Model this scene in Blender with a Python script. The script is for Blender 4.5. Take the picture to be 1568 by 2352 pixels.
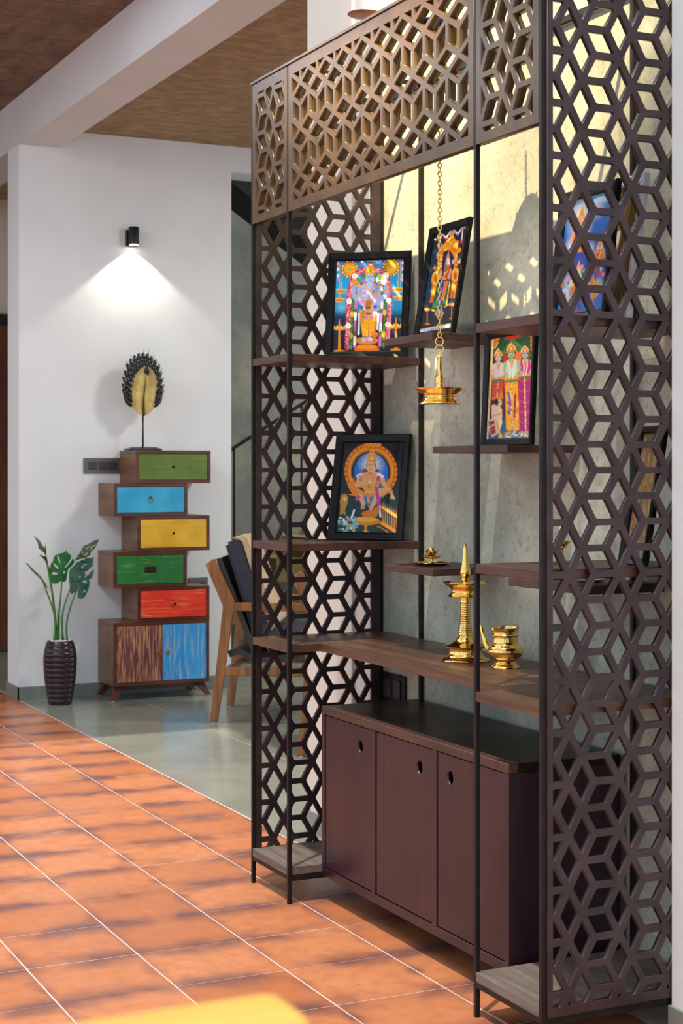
import bpy, bmesh, math, random
import numpy as np
from mathutils import Vector, Matrix

for o in list(bpy.data.objects):
    bpy.data.objects.remove(o, do_unlink=True)
SC = bpy.context.scene
COL = SC.collection
R = math.radians
random.seed(7)

# ---------------------------------------------------------------- camera, sky, sun, exposure
cam_d = bpy.data.cameras.new('camera')
cam = bpy.data.objects.new('camera', cam_d)
COL.objects.link(cam)
cam.location = (4.3207, -1.7879, 1.2)
cam.rotation_euler = (R(90), 0, R(64.334))
cam_d.sensor_fit = 'HORIZONTAL'
cam_d.sensor_width = 24.0
cam_d.lens = 3700 / 1568 * 24.0
cam_d.shift_y = -100 / 1568
cam_d.clip_start = 0.05
cam_d.clip_end = 200
cam_d.dof.use_dof = True
cam_d.dof.focus_distance = 4.3
cam_d.dof.aperture_fstop = 9.0
SC.camera = cam

world = bpy.data.worlds.new('sky')
SC.world = world
world.use_nodes = True
bg = world.node_tree.nodes['Background']
bg.inputs[0].default_value = (0.80, 0.90, 1.0, 1)
bg.inputs[1].default_value = 1.38

sun_d = bpy.data.lights.new('sun', 'SUN')
sun_d.energy = 3.3
sun_d.color = (1.0, 0.90, 0.76)
sun_d.angle = R(1.2)
sun = bpy.data.objects.new('sun', sun_d)
COL.objects.link(sun)
sun.location = (3, -4, 6)
sun.rotation_euler = Vector((-0.186, 0.245, -1.0)).to_track_quat('-Z', 'Y').to_euler()

SC.view_settings.view_transform = 'Standard'
SC.view_settings.look = 'None'
SC.view_settings.gamma = 1.0
SC.view_settings.use_curve_mapping = False
SC.view_settings.exposure = 0.0

# ---------------------------------------------------------------- helpers
def S(r, g, b):
    f = lambda c: (c / 255 / 12.92) if c / 255 <= 0.04045 else ((c / 255 + 0.055) / 1.055) ** 2.4
    return (f(r), f(g), f(b), 1)

def thing(name, label, cat, loc=(0, 0, 0), rotz=0, group=None):
    o = bpy.data.objects.new(name, None)
    COL.objects.link(o)
    o.empty_display_size = 0.05
    o.location = loc
    o.rotation_euler = (0, 0, rotz)
    o['label'] = label
    o['category'] = cat
    if group:
        o['group'] = group
    return o

def tag(o, label, cat, group=None):
    o['label'] = label
    o['category'] = cat
    if group:
        o['group'] = group
    return o

def finish(name, me, mat, parent=None, smooth=False):
    o = bpy.data.objects.new(name, me)
    COL.objects.link(o)
    if mat is not None:
        for m in (mat if isinstance(mat, (list, tuple)) else [mat]):
            me.materials.append(m)
    if smooth:
        me.polygons.foreach_set('use_smooth', [True] * len(me.polygons))
        if smooth != True:
            me.set_sharp_from_angle(angle=R(smooth))
    if parent is not None:
        o.parent = parent
    return o

def obj(name, bm, mat, parent=None, smooth=False):
    bmesh.ops.recalc_face_normals(bm, faces=bm.faces)
    me = bpy.data.meshes.new(name)
    bm.to_mesh(me)
    bm.free()
    return finish(name, me, mat, parent, smooth)

def struct(o, label=None):
    o['kind'] = 'structure'
    if label:
        o['label'] = label
    return o

def dup(root, loc=None, rotz=None, label=None):
    r = root.copy()
    COL.objects.link(r)
    if loc is not None:
        r.location = loc
    if rotz is not None:
        r.rotation_euler = (0, 0, rotz)
    if label:
        r['label'] = label
    for ch in list(root.children):
        c = ch.copy()
        COL.objects.link(c)
        c.parent = r
        for g in ch.children:
            d = g.copy()
            COL.objects.link(d)
            d.parent = c
    return r

def box(bm, x0, x1, y0, y1, z0, z1, bev=0.0, seg=1):
    r = bmesh.ops.create_cube(bm, size=1)
    vs = r['verts']
    for v in vs:
        v.co = Vector(((x0 + x1) / 2 + v.co.x * (x1 - x0), (y0 + y1) / 2 + v.co.y * (y1 - y0), (z0 + z1) / 2 + v.co.z * (z1 - z0)))
    if bev > 0:
        es = {e for v in vs for e in v.link_edges}
        bmesh.ops.bevel(bm, geom=list(es), offset=bev, segments=seg, affect='EDGES', profile=0.5)
    return bm

def B(x0, x1, y0, y1, z0, z1, bev=0.0, seg=1):
    return box(bmesh.new(), x0, x1, y0, y1, z0, z1, bev, seg)

def prism(bm, pts, axis, a, b):
    """extrude a 2D polygon along an axis: 'x' -> pts are (y,z), 'y' -> (x,z), 'z' -> (x,y)"""
    def P(p, t):
        return {'x': (t, p[0], p[1]), 'y': (p[0], t, p[1]), 'z': (p[0], p[1], t)}[axis]
    A = [bm.verts.new(P(p, a)) for p in pts]
    Bv = [bm.verts.new(P(p, b)) for p in pts]
    n = len(pts)
    bm.faces.new(A)
    bm.faces.new(list(reversed(Bv)))
    for i in range(n):
        bm.faces.new((A[i], Bv[i], Bv[(i + 1) % n], A[(i + 1) % n]))
    return bm

def lathe(bm, prof, c=(0, 0, 0), n=40, lobes=0, amp=0.0):
    """prof: list of (radius, z)"""
    rings = []
    for r, z in prof:
        if r < 1e-6:
            rings.append([bm.verts.new((c[0], c[1], c[2] + z))])
        else:
            rg = []
            for i in range(n):
                a = 2 * math.pi * i / n
                rr = r * (1 + amp * math.cos(lobes * a)) if lobes else r
                rg.append(bm.verts.new((c[0] + rr * math.cos(a), c[1] + rr * math.sin(a), c[2] + z)))
            rings.append(rg)
    for p, q in zip(rings[:-1], rings[1:]):
        if len(p) == 1 and len(q) == 1:
            continue
        for i in range(n):
            j = (i + 1) % n
            if len(p) == 1:
                bm.faces.new((p[0], q[j], q[i]))
            elif len(q) == 1:
                bm.faces.new((p[i], p[j], q[0]))
            else:
                bm.faces.new((p[i], p[j], q[j], q[i]))
    return bm

def catmull(pts, n=6):
    P = [Vector(p) for p in pts]
    P = [P[0] * 2 - P[1]] + P + [P[-1] * 2 - P[-2]]
    out = []
    for i in range(1, len(P) - 2):
        for k in range(n):
            t = k / n
            a, b, c, d = P[i - 1], P[i], P[i + 1], P[i + 2]
            out.append(0.5 * ((2 * b) + (-a + c) * t + (2 * a - 5 * b + 4 * c - d) * t * t + (-a + 3 * b - 3 * c + d) * t ** 3))
    out.append(P[-2])
    return out

def tube(bm, pts, rad, n=10, closed=False, cap=True):
    pts = [Vector(p) for p in pts]
    m = len(pts)
    rs = rad if isinstance(rad, (list, tuple)) else [rad] * m
    up = None
    rings = []
    for i, p in enumerate(pts):
        if closed:
            t = (pts[(i + 1) % m] - pts[i - 1])
        else:
            t = (pts[min(i + 1, m - 1)] - pts[max(i - 1, 0)])
        t.normalize()
        if up is None:
            up = t.orthogonal().normalized()
        up = (up - t * up.dot(t))
        if up.length < 1e-6:
            up = t.orthogonal()
        up.normalize()
        w = t.cross(up)
        rings.append([bm.verts.new(p + (up * math.cos(2 * math.pi * k / n) + w * math.sin(2 * math.pi * k / n)) * rs[i]) for k in range(n)])
    for i in range(m if closed else m - 1):
        p, q = rings[i], rings[(i + 1) % m]
        for k in range(n):
            bm.faces.new((p[k], p[(k + 1) % n], q[(k + 1) % n], q[k]))
    if cap and not closed:
        bm.faces.new(list(reversed(rings[0])))
        bm.faces.new(rings[-1])
    return bm

def circle_pts(c, r, axis, n=20, a0=0, a1=2 * math.pi, rz=None):
    out = []
    full = abs(a1 - a0 - 2 * math.pi) < 1e-6
    for i in range(n if full else n + 1):
        a = a0 + (a1 - a0) * i / n
        u, v = r * math.cos(a), (rz or r) * math.sin(a)
        out.append({'x': (c[0], c[1] + u, c[2] + v), 'y': (c[0] + u, c[1], c[2] + v), 'z': (c[0] + u, c[1] + v, c[2])}[axis])
    return out

def ball(bm, c, r, sub=2, sc=(1, 1, 1)):
    res = bmesh.ops.create_icosphere(bm, subdivisions=sub, radius=1)
    for v in res['verts']:
        v.co = Vector((c[0] + v.co.x * r * sc[0], c[1] + v.co.y * r * sc[1], c[2] + v.co.z * r * sc[2]))
    return bm

def curve_mesh(loops, half, bevel=0.0):
    """filled 2D outline with holes -> mesh in the XY plane, thickness 2*half"""
    cu = bpy.data.curves.new('outline', 'CURVE')
    cu.dimensions = '2D'
    cu.fill_mode = 'BOTH'
    cu.extrude = half
    cu.bevel_depth = bevel
    cu.bevel_resolution = 0
    for lp in loops:
        sp = cu.splines.new('POLY')
        sp.points.add(len(lp) - 1)
        for p, q in zip(sp.points, lp):
            p.co = (q[0], q[1], 0, 1)
        sp.use_cyclic_u = True
    o = bpy.data.objects.new('outline', cu)
    COL.objects.link(o)
    dg = bpy.context.evaluated_depsgraph_get()
    dg.update()
    me = bpy.data.meshes.new_from_object(o.evaluated_get(dg))
    bpy.data.objects.remove(o, do_unlink=True)
    bpy.data.curves.remove(cu)
    me.materials.clear()
    bm = bmesh.new()
    bm.from_mesh(me)
    bmesh.ops.remove_doubles(bm, verts=bm.verts, dist=1e-6)
    bmesh.ops.recalc_face_normals(bm, faces=bm.faces)
    bm.to_mesh(me)
    bm.free()
    return me

# ---------------------------------------------------------------- materials
class NT:
    def __init__(s, name):
        s.m = bpy.data.materials.new(name)
        s.m.use_nodes = True
        s.t = s.m.node_tree
        s.b = s.t.nodes['Principled BSDF']
    def n(s, typ, **kw):
        nd = s.t.nodes.new(typ)
        for k, v in kw.items():
            setattr(nd, k, v)
        return nd
    def l(s, a, b):
        s.t.links.new(a, b)
    def coord(s, kind='Object', scale=(1, 1, 1), rot=(0, 0, 0)):
        tc = s.n('ShaderNodeTexCoord')
        mp = s.n('ShaderNodeMapping')
        mp.inputs['Scale'].default_value = scale
        mp.inputs['Rotation'].default_value = rot
        s.l(tc.outputs[kind], mp.inputs[0])
        return mp.outputs[0]
    def noise(s, vec, sc, det=4, rough=0.55, dist=0.0):
        nd = s.n('ShaderNodeTexNoise')
        nd.inputs['Scale'].default_value = sc
        nd.inputs['Detail'].default_value = det
        nd.inputs['Roughness'].default_value = rough
        nd.inputs['Distortion'].default_value = dist
        if vec is not None:
            s.l(vec, nd.inputs['Vector'])
        return nd.outputs['Fac']
    def ramp(s, fac, lo, hi, a=0.0, b=1.0):
        nd = s.n('ShaderNodeMapRange')
        nd.interpolation_type = 'SMOOTHSTEP'
        for i, v in enumerate((lo, hi, a, b)):
            nd.inputs[i + 1].default_value = v
        s.l(fac, nd.inputs[0])
        return nd.outputs[0]
    def mix(s, fac, a, b, blend='MIX'):
        nd = s.n('ShaderNodeMix', data_type='RGBA', blend_type=blend)
        if isinstance(fac, (int, float)):
            nd.inputs[0].default_value = fac
        else:
            s.l(fac, nd.inputs[0])
        for sock, v in ((6, a), (7, b)):
            if isinstance(v, tuple):
                nd.inputs[sock].default_value = v
            else:
                s.l(v, nd.inputs[sock])
        return nd.outputs[2]
    def math(s, op, a, b=None):
        nd = s.n('ShaderNodeMath', operation=op)
        for i, v in enumerate((a, b)):
            if v is None:
                continue
            if isinstance(v, (int, float)):
                nd.inputs[i].default_value = v
            else:
                s.l(v, nd.inputs[i])
        return nd.outputs[0]
    def bump(s, h, strength=0.2, dist=0.002):
        nd = s.n('ShaderNodeBump')
        nd.inputs['Strength'].default_value = strength
        nd.inputs['Distance'].default_value = dist
        s.l(h, nd.inputs['Height'])
        s.l(nd.outputs[0], s.b.inputs['Normal'])
    def set(s, **kw):
        for k, v in kw.items():
            k = k.replace('_', ' ')
            if hasattr(v, 'is_output'):
                s.l(v, s.b.inputs[k])
            else:
                s.b.inputs[k].default_value = v
        return s

def plain(name, col, rough=0.5, metal=0.0, vary=0.15, freq=8, bump=0.0, coat=0.0):
    t = NT(name)
    v = t.coord()
    f = t.noise(v, freq, 5)
    dark = tuple(c * (1 - vary) for c in col[:3]) + (1,)
    lite = tuple(min(1, c * (1 + vary)) for c in col[:3]) + (1,)
    t.set(Base_Color=t.mix(t.ramp(f, 0.3, 0.7), dark, lite), Roughness=rough, Metallic=metal)
    if coat:
        t.set(Coat_Weight=coat, Coat_Roughness=0.05)
    if bump:
        t.bump(t.noise(v, freq * 12, 4), bump, 0.002)
    return t.m

def wood(name, c1, c2, axis='x', freq=14, rough=0.45, stretch=14, bump=0.1, rough2=None):
    t = NT(name)
    sc = {'x': (1, stretch, stretch), 'y': (stretch, 1, stretch), 'z': (stretch, stretch, 1)}[axis]
    v = t.coord(scale=sc)
    f = t.noise(v, freq / 6, 6, 0.6, 0.6)
    g = t.noise(v, freq, 4, 0.5)
    big = t.noise(t.coord(), 3.5, 3)
    c = t.mix(t.ramp(f, 0.3, 0.72), c1, c2)
    c = t.mix(t.ramp(big, 0.35, 0.75, 0.0, 0.45), c, tuple(x * 0.55 for x in c1[:3]) + (1,))
    t.set(Base_Color=c, Roughness=t.ramp(big, 0.3, 0.7, rough * 0.85, rough * 1.15))
    t.bump(g, bump, 0.001)
    return t.m

def distressed(name, paint, paint2, under, axis, lo, hi, freq=5, stretch=16):
    t = NT(name)
    sc = {'y': (stretch, 1, stretch), 'z': (stretch, stretch, 1)}[axis]
    v = t.coord(scale=sc)
    f = t.noise(v, freq, 8, 0.62, 0.4)
    big = t.noise(t.coord(), 6, 4)
    p = t.mix(t.ramp(big, 0.35, 0.65), paint, paint2)
    t.set(Base_Color=t.mix(t.ramp(f, lo, hi), p, under), Roughness=0.5)
    t.bump(f, 0.12, 0.001)
    return t.m

def concrete(name, c1, c2, c3, seams=None, pits=True, scale=1.0, stretch=(1, 1, 1)):
    t = NT(name)
    v = t.coord(scale=stretch)
    a = t.noise(v, 2.2 * scale, 8, 0.62)
    b = t.noise(v, 9 * scale, 6, 0.65)
    c = t.mix(t.ramp(a, 0.35, 0.68), c1, c2)
    c = t.mix(t.ramp(b, 0.52, 0.75, 0, 0.65), c, c3)
    h = b
    fine = t.noise(v, 60 * scale, 4, 0.7)
    c = t.mix(t.ramp(fine, 0.5, 0.72, 0, 0.5), c, c3)
    if pits:
        vo = t.n('ShaderNodeTexVoronoi')
        vo.inputs['Scale'].default_value = 170
        t.l(v, vo.inputs['Vector'])
        spot = t.ramp(vo.outputs['Distance'], 0.10, 0.2, 1, 0)
        patch = t.ramp(t.noise(v, 5, 4), 0.50, 0.64)
        spot = t.math('MULTIPLY', spot, patch)
        c = t.mix(t.math('MULTIPLY', spot, 0.85), c, tuple(x * 0.22 for x in c3[:3]) + (1,))
        h = t.math('SUBTRACT', b, spot)
    if seams:
        sx = t.n('ShaderNodeSeparateXYZ')
        t.l(t.coord(), sx.inputs[0])
        for ax, per in seams:
            fr = t.math('FRACT', t.math('DIVIDE', t.math('ADD', sx.outputs[ax], t.math('MULTIPLY', t.noise(t.coord(), 1.5, 2), 0.03)), per))
            ln = t.ramp(t.math('ABSOLUTE', t.math('SUBTRACT', fr, 0.5)), 0.0, 0.025, 1, 0)
            c = t.mix(t.math('MULTIPLY', ln, 0.75), c, tuple(x * 0.25 for x in c1[:3]) + (1,))
            h = t.math('SUBTRACT', h, ln)
    t.set(Base_Color=c, Roughness=0.85)
    t.bump(h, 0.35, 0.006)
    return t.m

MAT = {}
MAT['plaster'] = plain('white_plaster', S(220, 226, 230), 0.75, vary=0.03, freq=3, bump=0.05)
MAT['plaster_warm'] = plain('warm_plaster', S(225, 215, 200), 0.75, vary=0.03, freq=3)
MAT['concrete'] = concrete('raw_concrete', S(152, 158, 146), S(210, 211, 194), S(108, 114, 103))
MAT['ceil_front'] = concrete('board_marked_concrete', S(98, 78, 64), S(132, 108, 86), S(60, 48, 42), seams=[(0, 0.29), (1, 1.35)], pits=False, scale=1.6, stretch=(1, 2, 1))
MAT['ceil_rear'] = concrete('brown_concrete', S(136, 112, 84), S(170, 142, 104), S(92, 72, 50), pits=False, scale=5.5, stretch=(1.3, 0.7, 1))
MAT['stair_wall'] = concrete('green_grey_concrete', S(94, 100, 100), S(122, 124, 114), S(70, 74, 72), pits=False)
MAT['skirting'] = plain('grey_green_skirting', S(120, 128, 122), 0.35, vary=0.08)
MAT['grout'] = plain('pale_grout', S(205, 190, 180), 0.8, vary=0.1, freq=30)
MAT['steel'] = plain('black_steel', S(30, 27, 28), 0.4, 0.0, vary=0.25, freq=20)
MAT['lattice'] = plain('dark_bronze_lattice', S(54, 43, 46), 0.32, 0.0, vary=0.35, freq=9)
MAT['lintel'] = plain('bronze_lintel_lattice', S(86, 63, 34), 0.36, 0.0, vary=0.3, freq=12)
MAT['shelfwood'] = wood('stained_shelf_wood', S(60, 38, 32), S(92, 60, 47), 'x', rough=0.45)
MAT['counterwood'] = wood('stained_counter_wood', S(74, 50, 38), S(112, 78, 56), 'x', rough=0.42)
MAT['greywood'] = wood('worn_bottom_shelf', S(92, 82, 76), S(128, 114, 104), 'x', rough=0.8, freq=24)
MAT['cabinet'] = wood('plum_stained_board', S(40, 23, 33), S(56, 32, 43), 'z', rough=0.3, stretch=10, bump=0.04)
MAT['cabtop'] = wood('counter_shaded_top', S(17, 14, 15), S(30, 23, 22), 'x', rough=0.35)  # near black: shade under the counter put into the top's colour
MAT['brass'] = plain('polished_brass', (0.93, 0.62, 0.19, 1), 0.11, 1.0, vary=0.06, freq=15)
MAT['brass_dull'] = plain('antique_brass', S(150, 120, 60), 0.35, 1.0, vary=0.2)
MAT['iron'] = plain('old_iron', S(58, 46, 38), 0.5, 0.6, vary=0.3, freq=30)
MAT['frame'] = plain('black_frame_moulding', S(12, 13, 15), 0.3, vary=0.15)
MAT['back'] = plain('frame_backing_board', S(96, 76, 52), 0.8)
MAT['silver'] = plain('silver_edge', S(225, 228, 235), 0.25, 0.3, vary=0.05)
MAT['black'] = plain('matt_black_metal', S(24, 25, 28), 0.4, vary=0.1)
MAT['plate'] = plain('graphite_plastic', S(92, 92, 96), 0.3, 0.3, vary=0.06)
MAT['rocker'] = plain('dark_rocker', S(52, 52, 56), 0.35, vary=0.06)
MAT['chestwood'] = wood('chest_side_wood', S(98, 66, 46), S(134, 94, 66), 'x', rough=0.4, stretch=12)
MAT['chestframe'] = wood('chest_red_brown_wood', S(64, 31, 18), S(104, 55, 30), 'y', rough=0.38, stretch=10)
MAT['chairwood'] = wood('teak_chair_wood', S(122, 74, 36), S(178, 118, 64), 'z', rough=0.35, stretch=10)
MAT['leather'] = plain('navy_upholstery', S(40, 42, 58), 0.6, vary=0.2, freq=60, bump=0.25)
MAT['sling'] = plain('black_leather_sling', S(44, 42, 46), 0.45, vary=0.2, freq=30)
MAT['beige'] = plain('beige_upholstery', S(196, 172, 142), 0.85, vary=0.08, freq=60, bump=0.2)
MAT['pad'] = plain('white_foot_pad', S(220, 220, 205), 0.5)
MAT['vase'] = plain('dark_glazed_vase', S(38, 22, 27), 0.28, vary=0.25, freq=5)
MAT['pebble'] = plain('white_pebble', S(238, 235, 228), 0.6, vary=0.05)
MAT['stem'] = plain('green_stem', S(58, 120, 46), 0.4, vary=0.25, freq=14)
MAT['leaf'] = plain('green_leaf', S(38, 112, 58), 0.38, vary=0.3, freq=10)
MAT['leafdark'] = plain('dark_teal_leaf', S(24, 74, 58), 0.3, vary=0.4, freq=12)
MAT['leafolive'] = plain('olive_leaf', S(70, 96, 48), 0.4, vary=0.4, freq=16)
MAT['gold'] = plain('gold_leaf_metal', (0.90, 0.72, 0.34, 1), 0.4, 0.5, vary=0.2, freq=12)
MAT['blackgloss'] = plain('black_gloss_lacquer', S(18, 20, 26), 0.2, vary=0.2)
MAT['door'] = wood('dark_door_wood', S(96, 52, 32), S(130, 74, 46), 'z', rough=0.5)
MAT['yellow'] = plain('yellow_lacquer', S(226, 172, 78), 0.4, vary=0.08)
MAT['olive'] = plain('olive_panel', S(112, 92, 46), 0.6, vary=0.2, freq=2)
MAT['stairdark'] = plain('dark_stair_soffit', S(26, 26, 28), 0.7)
MAT['blue'] = plain('blue_beads', S(30, 70, 190), 0.4, vary=0.2, freq=80)
MAT['red'] = plain('red_beads', S(200, 30, 40), 0.4)
MAT['tassel'] = plain('yellow_tassel', S(240, 200, 40), 0.7, vary=0.2, freq=40)

def tile_mat():
    t = NT('terracotta_tile')
    oi = t.n('ShaderNodeObjectInfo')
    tc = t.n('ShaderNodeTexCoord')
    geo = t.n('ShaderNodeNewGeometry')
    mp = t.n('ShaderNodeMapping')
    t.l(geo.outputs['Position'], mp.inputs[0])
    p = mp.outputs[0]
    sx = t.n('ShaderNodeSeparateXYZ')
    t.l(tc.outputs['Generated'], sx.inputs[0])
    x, y = sx.outputs[0], sx.outputs[1]
    rnd = oi.outputs['Random']
    n1 = t.noise(p, 7, 5, 0.6)
    n2 = t.noise(p, 22, 5, 0.65)
    n3 = t.noise(p, 3, 3)
    base = t.mix(rnd, S(184, 112, 74), S(206, 134, 92))
    base = t.mix(t.ramp(n2, 0.35, 0.75, 0, 0.5), base, S(172, 96, 56))
    base = t.mix(t.ramp(n1, 0.55, 0.8, 0, 0.5), base, S(200, 140, 102))
    # kiln smudge along one pair of edges, its width broken up by noise
    ex = t.math('MINIMUM', x, t.math('SUBTRACT', 1.0, x))
    ey = t.math('MINIMUM', y, t.math('SUBTRACT', 1.0, y))
    wob = t.math('MULTIPLY', t.math('SUBTRACT', n1, 0.5), 0.35)
    sm1 = t.ramp(t.math('ADD', ex, wob), -0.05, 0.34, 1, 0)
    sm2 = t.ramp(t.math('ADD', ey, wob), -0.08, 0.12, 1, 0)
    pick = t.ramp(t.noise(p, 4.5, 2), 0.38, 0.56)
    sm = t.math('MULTIPLY', t.math('MAXIMUM', sm1, sm2), t.math('ADD', t.math('MULTIPLY', pick, 0.7), 0.15))
    c = t.mix(sm, base, S(90, 62, 72))
    vo = t.n('ShaderNodeTexVoronoi')
    vo.inputs['Scale'].default_value = 26
    t.l(p, vo.inputs['Vector'])
    c = t.mix(t.ramp(vo.outputs['Distance'], 0.06, 0.12, 0.35, 0), c, S(140, 66, 46))
    t.set(Base_Color=c, Roughness=t.ramp(n3, 0.3, 0.7, 0.26, 0.42))
    t.bump(n1, 0.12, 0.004)
    return t.m

def grey_tile_mat():
    t = NT('polished_grey_tile')
    geo = t.n('ShaderNodeNewGeometry')
    p = geo.outputs['Position']
    n = t.noise(p, 4, 5, 0.6)
    t.set(Base_Color=t.mix(t.ramp(n, 0.3, 0.7), S(130, 136, 126), S(144, 149, 138)), Roughness=0.2, Specular_IOR_Level=0.6)
    return t.m

MAT['tile'] = tile_mat()
MAT['greytile'] = grey_tile_mat()

def emit(name, col, s):
    t = NT(name)
    t.set(Base_Color=col, Emission_Color=col, Emission_Strength=s)
    return t.m
MAT['lamp'] = emit('lit_lamp_disc', (1, 0.93, 0.8, 1), 12)

def print_mat():
    t = NT('glossy_print')
    a = t.n('ShaderNodeAttribute')
    a.attribute_name = 'Col'
    t.set(Base_Color=a.outputs['Color'], Roughness=0.5, Specular_IOR_Level=0.2, Coat_Weight=0.22, Coat_Roughness=0.03)
    return t.m
MAT['print'] = print_mat()
for k_, v_ in (('frame', 0.22), ('steel', 0.22), ('lattice', 0.4), ('cabtop', 0.3), ('black', 0.35)):
    MAT[k_].node_tree.nodes['Principled BSDF'].inputs['Specular IOR Level'].default_value = v_

# ================================================================ SETTING
floor = struct(obj('floor', B(-9, 7, -7, 7, -0.10, -0.02), plain('floor_bed', S(172, 112, 78), 0.7)), 'tiled floor, terracotta in front and polished grey behind')
obj('grout_bed', B(-8.6, 3.45, -2.2, 4.6, -0.0195, -0.0012), MAT['grout'], floor)

T = 0.2785
tm = None
for j in range(9):
    for i in range(31):
        x0 = 0.511 - 21 * T + i * T + 0.0015
        y1 = 0.3175 - j * T
        o = None
        if tm is None:
            o = obj('tile', B(0, T - 0.0024, -T + 0.0036, 0, -0.014, 0, 0.0012), MAT['tile'], floor)
            tm = o.data
        else:
            o = bpy.data.objects.new('tile', tm)
            COL.objects.link(o)
            o.parent = floor
        o.location = (x0 + random.uniform(-.0006, .0006), y1, random.uniform(-0.0006, 0))
G, GL = 0.56, 1.68
gm = None
for j in range(7):
    for i in range(5):
        x0 = -0.2 - (i + 1) * GL
        y0 = 0.3235 + j * G
        if gm is None:
            o = obj('slab', B(0, GL - 0.003, 0, G - 0.003, -0.014, 0, 0.001), MAT['greytile'], floor)
            gm = o.data
        else:
            o = bpy.data.objects.new('slab', gm)
            COL.objects.link(o)
            o.parent = floor
        o.location = (x0, y0, 0)

UW = -3.92
bm = bmesh.new()
box(bm, UW - 0.233, UW, 0.32, 0.5355, 0, 2.8795)
box(bm, UW - 0.233, UW, 0.5355, 1.5, 0, 2.97)
box(bm, UW - 0.233, UW, 1.5, 2.75, 2.83, 2.97)
box(bm, UW - 0.233, UW, 2.75, 6.0, 0, 2.97)
struct(obj('wall_left', bm, MAT['plaster']), 'white plastered end wall with an opening to the stair')
bm = bmesh.new()
box(bm, UW, UW + 0.008, 0.312, 1.5, 0, 0.068, 0.001)
box(bm, UW - 0.241, UW + 0.008, 0.312, 0.32, 0, 0.068, 0.001)
struct(obj('baseboard_left', bm, MAT['skirting']), 'grey green skirting along the white end wall')

bm = bmesh.new()
box(bm, -9, -2.05, -6, 0.32, 3.13, 3.3)
box(bm, -2.05, -0.57, 0.18, 0.32, 3.13, 3.3)  # unseen strip added to keep the sun off the beam face
struct(obj('ceiling_front', bm, MAT['ceil_front']), 'board marked brown concrete ceiling, open to the sky over the display unit')
bm = bmesh.new()
box(bm, -1.2, 6.2, -4.6, -4.4, 3.2, 8.2)
for x in (-1.2, 2.3, 5.8):
    box(bm, x, x + 0.4, -4.6, -4.4, 0, 3.2)
struct(obj('wall_front', bm, MAT['plaster']), 'white upper wall on piers facing the display unit')
bm = bmesh.new()
box(bm, -4.153, 3, 0.535, 6, 2.971, 3.3)
box(bm, -9, -4.153, 0.535, 1.3, 2.971, 3.3)
struct(obj('ceiling_rear', bm, MAT['ceil_rear']), 'mottled brown concrete ceiling behind the beam')
struct(obj('trim_1', B(-9, -0.56, 0.32, 0.535, 2.88, 3.3), plain('shaded_beam_plaster', S(206, 206, 209), 0.75, vary=0.03, freq=3)), 'white plastered beam under the ceiling')  # white plaster greyed, shade on the beam put into its colour

struct(obj('wall_back', B(-0.03, 1.75, 0.43, 0.55, 0, 4.4), MAT['concrete']), 'raw grey concrete wall behind the display unit')
bm = bmesh.new()
box(bm, -0.558, -0.222, 0.43, 0.62, 0, 4.4, 0.002)
box(bm, -0.222, -0.03, 0.442, 0.60, 0, 4.4)
struct(obj('wall_center', bm, plain('pier_plaster', S(206, 202, 195), 0.75, vary=0.03, freq=3)), 'white plastered pier left of the concrete wall')
struct(obj('baseboard_center', B(-0.562, -0.222, 0.424, 0.43, 0, 0.068, 0.001), MAT['skirting']))
struct(obj('wall_right', B(1.548, 5.5, 0.319, 0.62, 0, 4.4, 0.002), MAT['plaster']), 'white plastered wall at the right edge')
struct(obj('baseboard_right', B(1.5465, 5.5, 0.311, 0.319, 0, 0.064, 0.001), MAT['skirting']))

# stair hall behind the opening, corridor and door at the far left
bm = bmesh.new()
box(bm, -5.35, -5.2, 1.3, 5.5, 0, 3.3)
box(bm, -5.35, UW - 0.233, 1.22, 1.3, 0, 3.3)
struct(obj('wall_stair', bm, MAT['stair_wall']), 'dark green grey wall of the stair hall')
struct(obj('wall_far', B(-6.35, -6.2, -3.5, 1.4, 0, 3.3), MAT['plaster_warm']), 'warm white wall at the end of the corridor')
bm = bmesh.new()
prism(bm, [(1.47, 2.94), (2.6, 2.21), (2.6, 2.5), (1.9, 2.94)], 'x', -4.62, -4.25)
fl = obj('stair_soffit', bm, MAT['stairdark'])
struct(fl, 'dark underside of the upper stair flight')
d = struct(obj('door_1', B(-6.19, -6.15, 0.36, 1.19, 0.005, 2.14), MAT['door']), 'dark brown timber door at the far left')
bm = bmesh.new()
box(bm, -6.2, -6.12, 0.29, 0.36, 0.0, 2.21, 0.003)
box(bm, -6.2, -6.12, 1.19, 1.26, 0.0, 2.21, 0.003)
box(bm, -6.2, -6.12, 0.36, 1.19, 2.14, 2.21, 0.003)
obj('door_frame', bm, MAT['stairdark'], d)
for z0, z1 in ((0.15, 0.95), (1.08, 2.0)):
    for y0, y1 in ((0.43, 0.74), (0.81, 1.12)):
        obj('door_panel', B(-6.15, -6.138, y0, y1, z0, z1, 0.008), MAT['door'], d)

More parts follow.
